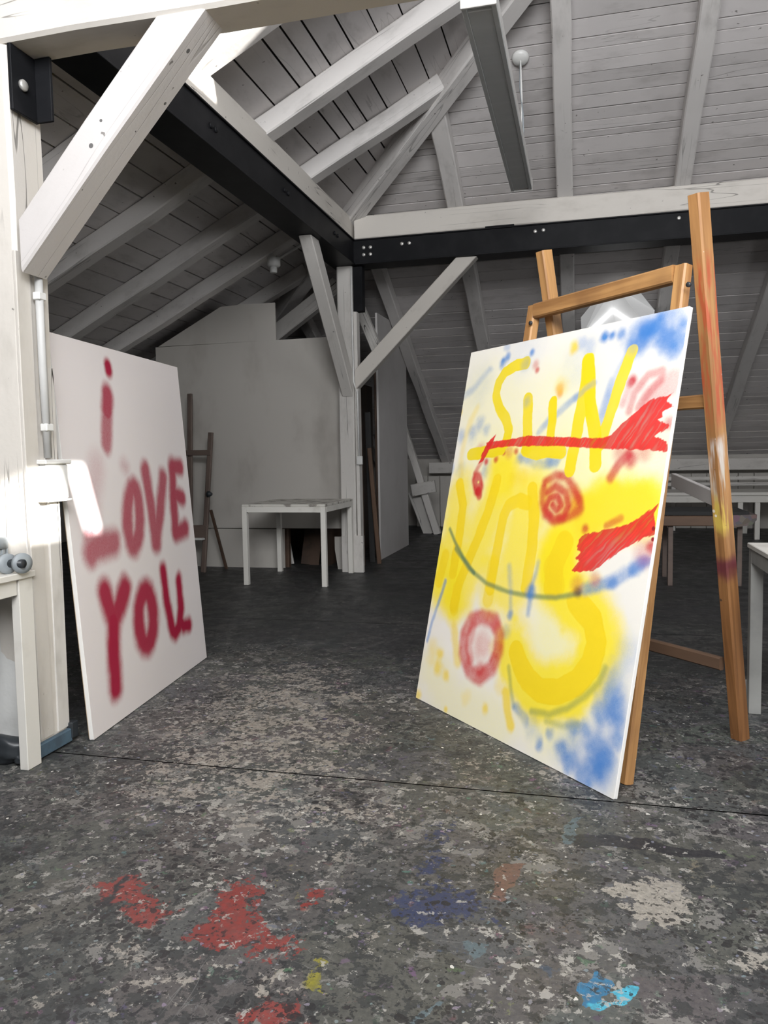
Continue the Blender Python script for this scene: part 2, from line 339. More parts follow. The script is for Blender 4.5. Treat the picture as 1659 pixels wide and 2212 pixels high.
# ------------------------------------------------------------------ floor
# strokes on the two canvases, metres from each canvas's lower left corner: [colour, width, softness, opacity, points...]
STROKES_R = [["h",0.193,0.231,0.3,[0.149,1.414],[0.497,1.314],[0.702,1.377]],["h",0.193,0.193,0.3,[1.178,1.105],[0.767,1.122]],["h",0.145,0.193,0.35,[0.196,1.12],[0.875,1.088]],["h",0.251,0.193,0.5,[0.084,0.695],[0.507,0.854],[0.838,0.844]],["h",0.193,0.193,0.5,[0.88,0.486],[1.035,0.438],[0.903,0.208]],["h",0.116,0.154,0.3,[0.111,0.155],[0.297,0.04],[0.617,0.056]],["b",0.052,0.075,0.81,[1.101,1.604]],["b",0.048,0.069,0.81,[1.055,1.588]],["b",0.052,0.075,0.81,[1.148,1.61]],["b",0.048,0.069,0.81,[1.237,1.55]],["b",0.043,0.063,0.81,[1.194,1.575]],["b",0.024,0.035,0.81,[1.255,1.606]],["b",0.035,0.05,0.81,[1.095,1.592]],["b",0.021,0.03,0.8640000000000001,[0.891,1.611]],["b",0.021,0.03,0.8640000000000001,[0.973,1.608]],["b",0.016,0.023,0.8640000000000001,[0.932,1.609]],["b",0.023,0.033,0.8640000000000001,[0.268,1.581]],["b",0.019,0.028,0.8640000000000001,[0.295,1.601]],["b",0.015,0.021,0.8640000000000001,[0.469,1.601]],["b",0.031,0.045,0.378,[0.758,1.604]],["b",0.031,0.045,0.378,[0.812,1.583]],["b",0.017,0.025,0.378,[-0.02,1.47]],["b",0.021,0.03,0.378,[0.28,1.652]],["b",0.035,0.05,0.378,[0.027,1.249]],["b",0.031,0.045,0.378,[0.168,1.304]],["b",0.026,0.038,0.378,[0.22,1.269]],["b",0.035,0.05,0.378,[0.124,1.263]],["b",0.035,0.05,0.378,[1.227,1.636]],["b",0.043,0.063,0.378,[1.165,1.64]],["b",0.043,0.063,0.378,[1.067,1.53]],["b",0.043,0.063,0.378,[1.206,1.519]],["b",0.015,0.029,0.3,[-0.012,1.443],[0.084,1.487],[0.176,1.556]],["b",0.015,0.021,0.5,[0.593,1.257],[0.666,1.313],[0.737,1.36],[0.868,1.429]],["b",0.029,0.029,0.33,[0.932,1.28],[0.961,1.387],[1.002,1.478],[1.054,1.552]],["b",0.019,0.029,0.28,[0.961,1.428],[0.956,1.333],[0.926,1.266]],["b",0.019,0.029,0.6,[0.486,1.14],[0.571,1.129],[0.651,1.122],[0.724,1.129]],["b",0.023,0.033,0.648,[0.685,1.137]],["b",0.026,0.038,0.648,[-0.016,1.097]],["b",0.019,0.028,0.648,[0.496,1.148]],["b",0.031,0.045,0.378,[0.077,1.089]],["b",0.031,0.045,0.378,[0.281,1.108]],["b",0.026,0.038,0.378,[0.263,1.079]],["b",0.021,0.03,0.378,[0.756,1.165]],["Y",0.125,0.125,0.8,[0.098,0.975],[0.1,0.739],[0.091,0.535]],["Y",0.145,0.125,0.8,[0.401,1.05],[0.348,0.882],[0.272,0.691],[0.213,0.52]],["Y",0.145,0.125,0.8,[0.607,0.995],[0.575,0.822],[0.577,0.606]],["Y",0.106,0.106,0.75,[0.383,1.113],[0.406,1.034]],["Y",0.145,0.106,0.92,[1.214,0.975],[1.041,0.973],[0.917,0.919],[0.843,0.824],[0.825,0.7]],["Y",0.164,0.096,0.92,[0.808,0.765],[0.846,0.658],[0.955,0.614],[1.06,0.559],[1.097,0.477],[1.076,0.383],[1.006,0.295],[0.893,0.246],[0.777,0.25],[0.687,0.298],[0.644,0.368]],["Y",0.077,0.087,0.7,[0.013,0.679],[0.011,0.541]],["Y",0.087,0.077,0.75,[0.154,0.661],[0.187,0.467]],["Y",0.077,0.077,0.65,[0.416,0.652],[0.439,0.532]],["y",0.056,0.008,0.85,[0.079,1.026],[0.135,0.926],[0.144,0.785],[0.14,0.613]],["y",0.056,0.008,0.85,[0.364,1.049],[0.331,0.896],[0.271,0.739],[0.207,0.585],[0.187,0.467]],["y",0.056,0.008,0.85,[0.436,0.585],[0.439,0.748],[0.448,0.888],[0.469,0.943],[0.533,0.969],[0.595,0.957]],["y",0.06,0.006,0.85,[0.607,1.017],[0.649,0.901],[0.666,0.757],[0.665,0.618]],["y",0.092,0.008,0.8,[0.845,0.817],[0.815,0.737],[0.82,0.641]],["y",0.092,0.01,0.7,[0.799,0.722],[0.838,0.65]],["y",0.092,0.006,0.85,[0.955,0.614],[1.051,0.558],[1.09,0.488],[1.08,0.403],[1.026,0.326],[0.936,0.27],[0.84,0.252],[0.76,0.273],[0.704,0.317],[0.67,0.359]],["y",0.125,0.058,0.5,[1.183,0.974],[1.042,0.966],[0.952,0.928]],["y",0.058,0.012,0.7,[0.057,0.684],[0.036,0.562]],["y",0.053,0.012,0.6,[0.19,0.55],[0.199,0.453]],["y",0.058,0.014,0.6,[0.43,0.693],[0.433,0.531]],["y",0.015,0.021,0.8640000000000001,[-0.009,1.371]],["y",0.024,0.035,0.8640000000000001,[0.731,1.59]],["o",0.021,0.03,0.7020000000000001,[0.679,1.427]],["o",0.016,0.023,0.7020000000000001,[0.689,1.407]],["y",0.015,0.029,0.35,[0.123,1.382],[0.066,1.265],[0.059,1.145],[0.074,1.077]],["y",0.035,0.05,0.43200000000000005,[0.687,1.437]],["y",0.035,0.05,0.43200000000000005,[0.475,1.052]],["y",0.031,0.045,0.43200000000000005,[0.541,1.068]],["y",0.026,0.038,0.7020000000000001,[0.142,0.244]],["y",0.03,0.043,0.7020000000000001,[0.149,0.176]],["y",0.024,0.035,0.7020000000000001,[0.216,0.162]],["y",0.026,0.038,0.7020000000000001,[0.015,0.017]],["y",0.014,0.02,0.7020000000000001,[0.259,0.015]],["y",0.023,0.033,0.7020000000000001,[0.532,0.094]],["y",0.035,0.05,0.324,[0.074,0.263]],["y",0.03,0.043,0.324,[0.389,0.097]],["y",0.035,0.05,0.324,[0.075,0.213]],["y",0.026,0.038,0.324,[0.598,0.204]],["y",0.033,0.035,0.6,[0.219,0.367],[0.281,0.243]],["y",0.035,0.025,0.8,[0.644,0.187],[0.669,0.122],[0.7,0.074]],["g",0.008,0.015,0.75,[0.058,0.811],[0.126,0.749],[0.202,0.691],[0.303,0.634]],["g",0.008,0.017,0.7,[0.134,0.725],[0.258,0.649],[0.406,0.601],[0.559,0.587],[0.695,0.59],[0.849,0.607],[0.966,0.643]],["b",0.025,0.029,0.6,[0.982,0.654],[1.065,0.686],[1.143,0.719],[1.206,0.765],[1.262,0.793]],["b",0.026,0.038,0.7020000000000001,[1.206,0.765]],["b",0.023,0.033,0.7020000000000001,[1.241,0.781]],["b",0.023,0.033,0.7020000000000001,[1.12,0.706]],["b",0.028,0.04,0.7020000000000001,[0.702,0.604]],["b",0.017,0.025,0.7020000000000001,[0.596,0.498]],["b",0.008,0.023,0.45,[0.713,0.726],[0.699,0.616],[0.704,0.517]],["b",0.008,0.029,0.35,[0.541,0.691],[0.575,0.591],[0.598,0.491]],["b",0.009,0.017,0.6,[0.09,0.573],[0.068,0.49],[0.036,0.374],[0.018,0.277]],["b",0.026,0.038,0.43200000000000005,[0.58,0.428]],["g",0.008,0.019,0.4,[0.637,0.294],[0.67,0.215],[0.705,0.153]],["b",0.019,0.025,0.5,[0.717,0.15],[0.756,0.132],[0.79,0.118]],["g",0.01,0.021,0.45,[0.812,0.162],[0.91,0.18],[0.996,0.224],[1.072,0.287],[1.127,0.352],[1.148,0.407]],["g",0.008,0.023,0.35,[0.898,0.15],[0.993,0.161],[1.061,0.188]],["b",0.049,0.07,0.6696000000000001,[1.189,0.342]],["b",0.043,0.063,0.6696000000000001,[1.231,0.299]],["b",0.038,0.055,0.6696000000000001,[1.247,0.198]],["b",0.04,0.058,0.6696000000000001,[1.166,0.244]],["b",0.049,0.07,0.6696000000000001,[1.162,0.138]],["b",0.047,0.068,0.6696000000000001,[1.217,0.083]],["b",0.049,0.07,0.6696000000000001,[1.165,0.034]],["b",0.035,0.05,0.6696000000000001,[1.111,0.022]],["b",0.033,0.048,0.6696000000000001,[1.05,0.051]],["b",0.033,0.048,0.6696000000000001,[1.004,0.081]],["b",0.024,0.035,0.6696000000000001,[0.881,0.064]],["b",0.021,0.03,0.6696000000000001,[0.934,0.11]],["b",0.031,0.045,0.6696000000000001,[1.038,0.171]],["b",0.031,0.045,0.6696000000000001,[1.099,0.18]],["b",0.043,0.063,0.6696000000000001,[1.215,0.125]],["b",0.043,0.063,0.6696000000000001,[1.167,0.078]],["b",0.038,0.055,0.6696000000000001,[1.227,0.249]],["b",0.061,0.088,0.2376,[1.236,0.488]],["b",0.052,0.075,0.2376,[1.215,0.404]],["b",0.078,0.113,0.2376,[1.032,0.083]],["b",0.078,0.113,0.2376,[1.123,0.082]],["b",0.078,0.113,0.2376,[1.182,0.193]],["b",0.043,0.063,0.2376,[1.22,0.036]],["b",0.043,0.063,0.2376,[0.826,0.111]],["b",0.104,0.15,0.1296,[0.409,1.635]],["b",0.139,0.201,0.1296,[1.021,1.623]],["b",0.087,0.125,0.1296,[0.123,1.501]],["b",0.087,0.125,0.1296,[0.773,1.502]],["r",0.058,0.023,0.9,[0.21,1.05],[0.236,1.009]],["r",0.029,0.017,0.8,[0.24,0.997],[0.25,0.977]],["h",0.004,0.01,0.8,[0.228,1.038]],["r",0.014,0.017,0.6,[0.188,1.078],[0.232,1.137]],["r",0.015,0.021,0.81,[0.261,1.132]],["r",0.015,0.021,0.81,[0.332,1.141]],["r",0.011,0.016,0.81,[0.38,1.168]],["r",0.013,0.019,0.81,[0.464,1.175]],["r",0.013,0.019,0.81,[0.518,1.519]],["r",0.035,0.05,0.43200000000000005,[0.206,1.178]],["r",0.019,0.028,0.43200000000000005,[0.504,1.545]],["r",0.026,0.038,0.43200000000000005,[0.415,1.176]],["r",0.016,0.029,0.8,[0.676,1.005],[0.681,1.049],[0.737,1.079],[0.8,1.073],[0.85,1.032],[0.891,0.986],[0.904,0.952],[0.858,0.922],[0.774,0.895],[0.715,0.92],[0.683,0.969],[0.676,1.005]],["r",0.016,0.027,0.8,[0.703,1.006],[0.749,1.033],[0.811,1.01],[0.838,0.962],[0.82,0.916],[0.762,0.902],[0.709,0.941],[0.724,0.985],[0.769,0.994],[0.798,0.96],[0.773,0.938],[0.747,0.958]],["r",0.058,0.058,0.35,[0.743,1.015],[0.812,0.947]],["r",0.029,0.039,0.45,[0.853,1.019],[0.891,0.944]],["r",0.044,0.033,0.75,[0.41,0.458],[0.499,0.458],[0.545,0.407],[0.554,0.334],[0.532,0.262],[0.46,0.207],[0.378,0.218],[0.317,0.283],[0.306,0.36],[0.339,0.429],[0.41,0.458]],["r",0.029,0.029,0.5,[0.359,0.409],[0.346,0.32],[0.377,0.264]],["r",0.031,0.045,0.648,[0.458,0.237]],["r",0.031,0.045,0.648,[0.503,0.444]],["r",0.061,0.088,0.378,[0.445,0.341]],["p",0.021,0.03,0.918,[1.064,1.424]],["p",0.017,0.023,0.55,[1.074,1.313],[1.085,1.378],[1.137,1.438],[1.198,1.445],[1.197,1.413],[1.158,1.378],[1.113,1.324]],["p",0.015,0.025,0.35,[1.038,1.341],[1.053,1.406]],["p",0.058,0.048,0.35,[1.162,1.359],[1.253,1.402]],["p",0.023,0.023,0.75,[1.031,1.071],[1.059,1.117],[1.101,1.156]],["p",0.028,0.04,0.8640000000000001,[1.117,1.14]],["p",0.035,0.05,0.48600000000000004,[1.064,1.169]],["p",0.031,0.045,0.48600000000000004,[1.173,1.162]],["p",0.021,0.03,0.81,[1.266,0.843]],["p",0.043,0.063,0.378,[1.247,0.824]],["r",0.015,0.017,0.6,[1.049,0.898],[1.112,0.93]],["r",0.017,0.025,0.756,[0.945,0.879]],["p",0.024,0.035,0.43200000000000005,[1.034,0.704]],["p",0.03,0.043,0.43200000000000005,[0.949,0.673]],["n",0.019,0.028,0.5940000000000001,[0.958,0.646]],["p",0.023,0.033,0.54,[1.26,1.26]],["y2",0.054,0.003,0.96,[0.437,1.559],[0.37,1.558],[0.301,1.535],[0.262,1.489],[0.255,1.432],[0.296,1.372],[0.355,1.32],[0.391,1.271],[0.385,1.216]],["y2",0.054,0.003,0.96,[0.133,1.163],[0.235,1.174],[0.362,1.186]],["y2",0.059,0.003,0.96,[0.489,1.396],[0.507,1.313],[0.531,1.19]],["y2",0.057,0.003,0.96,[0.528,1.179],[0.606,1.167],[0.668,1.179],[0.749,1.171]],["y2",0.049,0.003,0.96,[0.653,1.372],[0.663,1.306],[0.671,1.217]],["y2",0.062,0.003,0.97,[0.819,1.524],[0.83,1.411],[0.82,1.27],[0.813,1.102]],["y2",0.062,0.003,0.97,[0.822,1.521],[0.866,1.366],[0.922,1.225],[0.946,1.123]],["y2",0.052,0.003,0.95,[1.042,1.533],[1.009,1.43],[0.978,1.298],[0.956,1.198]],["b",0.015,0.019,0.35,[0.782,1.386],[0.868,1.432]],["b",0.026,0.038,0.324,[0.431,1.557]],["b",0.023,0.033,0.324,[0.485,1.392]],["b",0.026,0.038,0.324,[1.044,1.54]]]
STROKES_L = [["c",0.044,0.037,1,[0.477,1.579],[0.481,1.555]],["c",0.067,0.054,0.918,[0.443,1.445],[0.423,1.373]],["c",0.058,0.054,0.7776000000000001,[0.423,1.373],[0.398,1.276],[0.384,1.216]],["c",0.044,0.125,0.27,[0.27,1.114],[0.209,0.991],[0.156,0.863]],["c",0.076,0.075,0.81,[0.146,0.756],[0.177,0.77],[0.263,0.777],[0.353,0.777]],["c",0.058,0.062,0.648,[0.153,0.872],[0.135,0.767]],["c",0.064,0.067,0.8640000000000001,[0.606,1.01],[0.63,0.997],[0.645,0.962],[0.646,0.911],[0.636,0.854],[0.614,0.801],[0.586,0.761],[0.556,0.741],[0.529,0.744],[0.511,0.769],[0.503,0.812],[0.507,0.865],[0.523,0.92],[0.548,0.968],[0.577,1.0],[0.606,1.01]],["c",0.064,0.062,0.8640000000000001,[0.756,1.09],[0.776,0.94],[0.791,0.724]],["c",0.061,0.062,0.8640000000000001,[0.962,1.05],[0.893,0.903],[0.8,0.723]],["c",0.064,0.062,0.918,[1.095,1.103],[1.069,0.942],[1.055,0.751]],["c",0.058,0.058,0.918,[1.104,1.108],[1.21,1.1]],["c",0.058,0.058,0.918,[1.082,0.952],[1.192,0.93]],["c",0.061,0.062,0.918,[1.055,0.748],[1.194,0.761]],["c",0.076,0.071,0.9720000000000001,[0.222,0.576],[0.241,0.508],[0.272,0.442]],["c",0.076,0.071,0.9720000000000001,[0.412,0.559],[0.345,0.488],[0.271,0.438]],["c",0.076,0.071,0.9936000000000001,[0.271,0.438],[0.246,0.31],[0.227,0.152]],["c",0.076,0.071,0.9720000000000001,[0.623,0.508],[0.652,0.492],[0.672,0.455],[0.677,0.406],[0.668,0.352],[0.645,0.304],[0.613,0.27],[0.578,0.257],[0.546,0.265],[0.522,0.292],[0.511,0.335],[0.513,0.386],[0.528,0.436],[0.555,0.477],[0.588,0.503],[0.623,0.508]],["c",0.052,0.054,1,[0.841,0.577],[0.847,0.408],[0.881,0.25],[0.909,0.233],[0.966,0.251],[1.017,0.344],[1.027,0.494]],["c",0.052,0.054,1,[0.994,0.286],[1.029,0.247],[1.104,0.239]],["c",0.009,0.083,0.324,[0.527,1.118],[0.545,1.108]]]
POLYS_R = [[[0.258,1.187],[0.234,1.22],[0.351,1.226],[0.517,1.24],[0.686,1.233],[0.842,1.222],[0.965,1.219],[1.007,1.23],[1.05,1.268],[1.108,1.311],[1.157,1.347],[1.261,1.363],[1.236,1.341],[1.267,1.32],[1.228,1.304],[1.236,1.285],[1.211,1.277],[1.265,1.256],[1.257,1.241],[1.208,1.218],[1.269,1.201],[1.271,1.166],[1.122,1.173],[0.983,1.178],[0.851,1.184],[0.696,1.195],[0.529,1.196],[0.36,1.194]],[[0.303,1.258],[0.293,1.226],[0.233,1.132],[0.203,1.118],[0.222,1.17],[0.254,1.223]],[[0.922,0.838],[0.933,0.852],[0.993,0.871],[1.102,0.896],[1.171,0.92],[1.267,0.987],[1.255,0.947],[1.267,0.927],[1.274,0.885],[1.251,0.88],[1.195,0.85],[1.123,0.805],[1.049,0.752],[1.018,0.733],[0.93,0.713],[0.909,0.719],[0.942,0.759],[0.918,0.766],[0.939,0.792],[0.917,0.803]]]
DRIPS = [[1.265, 0.904], [1.269, 0.868]]
FLOOR_P = {"red":[[[-1.277,1.798],[-1.204,1.875],[-1.103,1.778],[-0.989,1.707],[-1.027,1.649],[-1.134,1.655]],[[-0.949,1.846],[-0.848,1.892],[-0.778,1.85],[-0.784,1.743],[-0.684,1.706],[-0.642,1.625],[-0.722,1.599],[-0.852,1.578],[-0.929,1.632],[-0.91,1.715]],[[-0.677,1.445],[-0.587,1.48],[-0.544,1.417],[-0.672,1.388]],[[-0.714,1.887],[-0.678,1.895],[-0.656,1.834],[-0.7,1.813]]],"blue":[[[-0.457,2.317],[-0.397,2.394],[-0.382,2.132],[-0.398,2.003],[-0.439,2.018]],[[-0.521,1.93],[-0.434,1.995],[-0.231,1.971],[-0.207,1.852],[-0.392,1.791],[-0.485,1.79]]],"white":[[[0.051,2.056],[0.149,2.136],[0.277,2.129],[0.272,1.999],[0.197,1.904],[0.093,1.949]],[[0.323,1.826],[0.411,1.863],[0.39,1.761],[0.336,1.765]]],"brown":[[[-0.216,2.117],[-0.166,2.14],[-0.205,1.945],[-0.254,1.956]]],"cyan":[[[0.028,1.735],[0.075,1.675],[0.06,1.642],[0.05,1.625],[0.021,1.576],[0.003,1.629],[-0.007,1.664],[0.018,1.662]]],"cyan2":[[[0.07,1.651],[0.124,1.686],[0.107,1.638],[0.04,1.574],[0.031,1.592],[0.083,1.625]]],"slate":[[[-0.275,1.734],[-0.208,1.767],[-0.213,1.714],[-0.23,1.684],[-0.254,1.704]],[[-0.024,2.442],[0.011,2.465],[-0.029,2.291],[-0.063,2.284]],[[-0.298,1.531],[-0.283,1.535],[-0.31,1.471],[-0.333,1.466]]],"dark":[[[-0.03,2.348],[0.216,2.358],[0.399,2.316],[0.381,2.278],[0.184,2.288],[-0.023,2.27]],[[-1.216,1.859],[-1.194,1.84],[-1.202,1.687],[-1.215,1.692]],[[-0.88,1.42],[-0.867,1.416],[-0.881,1.35],[-0.895,1.346]]],"yellow":[[[-0.59,1.623],[-0.548,1.613],[-0.553,1.579],[-0.581,1.581]],[[-0.563,1.561],[-0.541,1.566],[-0.541,1.527],[-0.563,1.53]],[[-0.8,1.476],[-0.777,1.484],[-0.77,1.464],[-0.792,1.459]],[[-0.597,1.61],[-0.55,1.604],[-0.543,1.534],[-0.578,1.542]],[[-0.799,1.903],[-0.775,1.908],[-0.766,1.88],[-0.79,1.879]]],"palegrey":[[[-1.192,1.501],[-1.076,1.667],[-0.899,1.621],[-0.63,1.594],[-0.534,1.506],[-0.639,1.405],[-0.939,1.357],[-1.149,1.381]],[[-1.67,2.42],[-1.701,2.788],[-1.803,3.636],[-1.499,4.379],[-1.028,3.703],[-0.786,3.028],[-0.754,2.457],[-1.042,2.129],[-1.421,2.174]],[[-0.555,2.827],[-0.222,2.99],[-0.012,2.728],[-0.326,2.662]],[[-1.035,2.325],[-0.713,2.541],[-0.513,2.369],[-0.641,2.075],[-0.844,2.086]],[[-0.645,1.836],[-0.539,1.903],[-0.453,1.668],[-0.547,1.647]]]}

def value_noise(x, y, cell, seed):
    r = np.random.default_rng(seed); G = r.random((256, 256))
    gx = x/cell; gy = y/cell; ix = np.floor(gx).astype(int); iy = np.floor(gy).astype(int); fx = gx-ix; fy = gy-iy
    fx = fx*fx*(3-2*fx); fy = fy*fy*(3-2*fy); g = lambda a, b: G[a % 256, b % 256]
    return (g(ix, iy)*(1-fx)+g(ix+1, iy)*fx)*(1-fy)+(g(ix, iy+1)*(1-fx)+g(ix+1, iy+1)*fx)*fy
def fbm(x, y, cell, seed, oct=4):
    s = 0; a = 0.5
    for i in range(oct): s = s+a*value_noise(x, y, cell/2**i, seed+i); a *= 0.5
    return s/(1-0.5**oct)
def sdf_poly(x, y, P):
    d = np.full(x.shape, 1e9); inside = np.zeros(x.shape, bool); n = len(P)
    for i in range(n):
        ax, ay = P[i]; bx, by = P[(i+1) % n]; ex, ey = bx-ax, by-ay
        t = np.clip(((x-ax)*ex+(y-ay)*ey)/(ex*ex+ey*ey+1e-12), 0, 1)
        d = np.minimum(d, np.hypot(x-ax-t*ex, y-ay-t*ey))
        cnd = ((ay > y) != (by > y)) & (x < (bx-ax)*(y-ay)/(by-ay+1e-12)+ax); inside ^= cnd
    return np.where(inside, -d, d)
def sdf_line(x, y, P):
    if len(P) == 1: return np.hypot(x-P[0][0], y-P[0][1])
    d = np.full(x.shape, 1e9)
    for (ax, ay), (bx, by) in zip(P[:-1], P[1:]):
        ex, ey = bx-ax, by-ay; t = np.clip(((x-ax)*ex+(y-ay)*ey)/(ex*ex+ey*ey+1e-12), 0, 1)
        d = np.minimum(d, np.hypot(x-ax-t*ex, y-ay-t*ey))
    return d
def smooth01(t): t = np.clip(t, 0, 1); return t*t*(3-2*t)
def grid_mesh(name, xs, ys, plane, rgba, mat, parent=None, M=None, z=0.0):
    nx, ny = len(xs), len(ys); Xg, Yg = np.meshgrid(xs, ys)
    co = np.zeros((nx*ny, 3)); co[:, 0] = Xg.ravel()
    if plane == 'xz': co[:, 2] = Yg.ravel(); co[:, 1] = z
    else: co[:, 1] = Yg.ravel(); co[:, 2] = z
    i = np.arange((nx-1)*(ny-1)); a = (i//(nx-1))*nx+i % (nx-1)
    q = np.stack([a, a+1, a+1+nx, a+nx], 1)
    me = bpy.data.meshes.new(name); me.vertices.add(nx*ny); me.vertices.foreach_set('co', co.ravel())
    me.loops.add(q.size); me.loops.foreach_set('vertex_index', q.ravel()); me.polygons.add(len(q))
    me.polygons.foreach_set('loop_start', np.arange(len(q))*4); me.polygons.foreach_set('loop_total', np.full(len(q), 4)); me.update(calc_edges=True)
    at = me.color_attributes.new('paint', 'FLOAT_COLOR', 'POINT'); at.data.foreach_set('color', np.asarray(rgba, np.float32).ravel())
    me.materials.append(MAT[mat]); me.validate()
    return link(bpy.data.objects.new(name, me), parent, M)

floor = struct(box('floor', -7.2, 7.2, -1.2, 12.6, -0.12, -0.012, 'void_dark', bev=0))
FCOL = dict(red=(134, 52, 47), blue=(48, 58, 92), white=(165, 160, 150), brown=(112, 84, 74), cyan=(38, 118, 160), cyan2=(70, 178, 205), slate=(92, 108, 114), dark=(36, 36, 42), yellow=(138, 132, 48), palegrey=(158, 152, 143))
FAMT = dict(red=0.80, blue=0.72, white=0.72, brown=0.95, cyan=1.1, cyan2=1.15, slate=1.0, dark=1.0, yellow=0.8, palegrey=0.47)
FSOFT = dict(red=0.07, blue=0.10, white=0.06, brown=0.01, cyan=0.008, cyan2=0.006, slate=0.01, dark=0.008, yellow=0.03, palegrey=0.30)
def floor_colours(xs, ys):
    X, Y = np.meshgrid(xs, ys); wx = X+(fbm(X, Y, 0.09, 3)-0.5)*0.07+(fbm(X, Y, 0.02, 9)-0.5)*0.02; wy = Y+(fbm(X, Y, 0.09, 31)-0.5)*0.07
    rgb = np.zeros(X.shape+(3,)); rgb[:] = lin((110, 108, 102)); A = np.zeros(X.shape)
    for k in ('palegrey', 'blue', 'red', 'white', 'yellow', 'dark', 'brown', 'slate', 'cyan', 'cyan2'):
        for P in FLOOR_P[k]:
            d = sdf_poly(wx, wy, P); a = FAMT[k]*smooth01(0.5-d/(2*FSOFT[k]))
            m = a > A*0.6; t = np.where(m, np.clip(a/0.3, 0, 1), 0)[..., None]; rgb = rgb*(1-t)+np.array(lin(FCOL[k]))*t; A = np.maximum(A, a)
    return np.concatenate([rgb, A[..., None]], -1)
SEAM = 2.595
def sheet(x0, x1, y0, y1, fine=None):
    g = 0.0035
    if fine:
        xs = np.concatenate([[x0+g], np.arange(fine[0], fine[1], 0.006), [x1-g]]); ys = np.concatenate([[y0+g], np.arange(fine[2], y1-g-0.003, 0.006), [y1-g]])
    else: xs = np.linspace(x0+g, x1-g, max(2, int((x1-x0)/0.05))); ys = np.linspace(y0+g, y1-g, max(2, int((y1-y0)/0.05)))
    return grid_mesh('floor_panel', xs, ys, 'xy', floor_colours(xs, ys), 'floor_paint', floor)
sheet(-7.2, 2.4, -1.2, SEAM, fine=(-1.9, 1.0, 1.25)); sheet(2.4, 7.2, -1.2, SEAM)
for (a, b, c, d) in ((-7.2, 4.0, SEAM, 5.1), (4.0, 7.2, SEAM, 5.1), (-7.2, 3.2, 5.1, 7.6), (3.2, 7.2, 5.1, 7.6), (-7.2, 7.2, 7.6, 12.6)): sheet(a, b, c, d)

# ------------------------------------------------------------------ roof: boards and rafters
S2 = math.sqrt(1.25)
zl = lambda x: 4.605+0.5*x            # underside of the boards, left slope
zb = lambda y: 7.215-0.5*y            # back slope
zr = lambda x: 6.105-0.5*x            # right slope (out of view)
HX = 5.22                             # left hip: x + y = 5.22
RX, RYH = 1.5, 3.72                   # ridge line x and its far end
hr = lambda y: RX+(y-RYH)             # right hip x(y)
u = 0.045
ceil_l = struct(mesh_obj('ceiling_left', [(-7.2, -1.2, zl(-7.2)+u), (RX, -1.2, zl(RX)+u), (RX, RYH, zl(RX)+u), (-7.2, 12.42, zl(-7.2)+u)], [(0, 1, 2, 3)], 'underlay'))
ceil_b = struct(mesh_obj('ceiling_back', [(RX, RYH, zb(RYH)+u), (-7.2, 12.42, zb(12.42)+u), (7.2, 12.42, zb(12.42)+u), (7.2, 9.42, zb(9.42)+u)], [(0, 3, 2, 1)], 'underlay'))
nl = Vector((-0.5, 0, 1))/S2*0.02; nb = Vector((0, 0.5, 1))/S2*0.02
xk = [-3.507, -3.308, -3.115, -2.945, -2.766, -2.6, -2.43, -2.25, -2.07, -1.88, -1.763, -1.655, -1.487, -1.32, -1.15]
while xk[0] > -7.0: xk.insert(0, xk[0]-random.uniform(0.17, 0.2))
while xk[-1] < RX-0.2: xk.append(xk[-1]+random.uniform(0.16, 0.19))
xk.append(RX)
def board(V, nrm, ceil):
    c = sum((Vector(v) for v in V), Vector())/4; j = random.uniform(-0.003, 0.003)
    L = Vector(V[1])-Vector(V[0]); M = frame_to(c, c+L, nrm); Mi = M.inverted(); off = nrm.normalized()*j
    lo = [Mi @ (Vector(v)+off) for v in V]; hi = [Mi @ (Vector(v)+off+nrm) for v in V]
    return mesh_obj('board', lo+hi, BOXF, 'board_paint', ceil, M)
for a, b in zip(xk[:-1], xk[1:]):
    g = random.uniform(0.003, 0.0075); a2, b2 = a+g, b-g
    board([(a2, -1.18, zl(a2)), (a2, min(12.4, HX-a2), zl(a2)), (b2, HX-b2, zl(b2)), (b2, -1.18, zl(b2))], nl, ceil_l)
yk = [5.858, 5.99, 6.128, 6.21, 6.299, 6.384, 6.473, 6.568, 6.683, 6.785, 6.872, 6.935, 7.092, 7.188, 7.297, 7.409]
while yk[0] > RYH+0.2: yk.insert(0, yk[0]-random.uniform(0.09, 0.15))
while yk[-1] < 12.35: yk.append(yk[-1]+random.uniform(0.09, 0.15))
for a, b in zip(yk[:-1], yk[1:]):
    g = random.uniform(0.0025, 0.0065); a2, b2 = a+g, b-g
    if random.random() < 0.25: g2 = 0.004; b2 -= g2
    board([(HX-a2, a2, zb(a2)), (min(7.2, hr(a2)), a2, zb(a2)), (min(7.2, hr(b2)), b2, zb(b2)), (HX-b2, b2, zb(b2))], nb, ceil_b)
DK = 0.155; perp = DK/S2
for yc, wd, x0, x1 in ((0.35, .14, -7, RX), (1.35, .14, -7, RX), (2.35, .13, -7, RX), (3.33, .14, -7, RX), (4.33, .13, -7, HX-4.33), (5.31, .145, -7, HX-5.31), (6.225, .145, -7, HX-6.225), (7.02, .13, -7, -2.25), (8.0, .13, -7, HX-8.0), (9.0, .13, -7, HX-9.0)):
    x1 -= 0.05
    zo = -DK/2-0.004
    timber('rafter', (x0, yc, zl(x0)+zo), (x1, yc, zl(x1)+zo), wd, perp, 'rafter_paint', ceil_l, jit=0.006, ch=0.01)
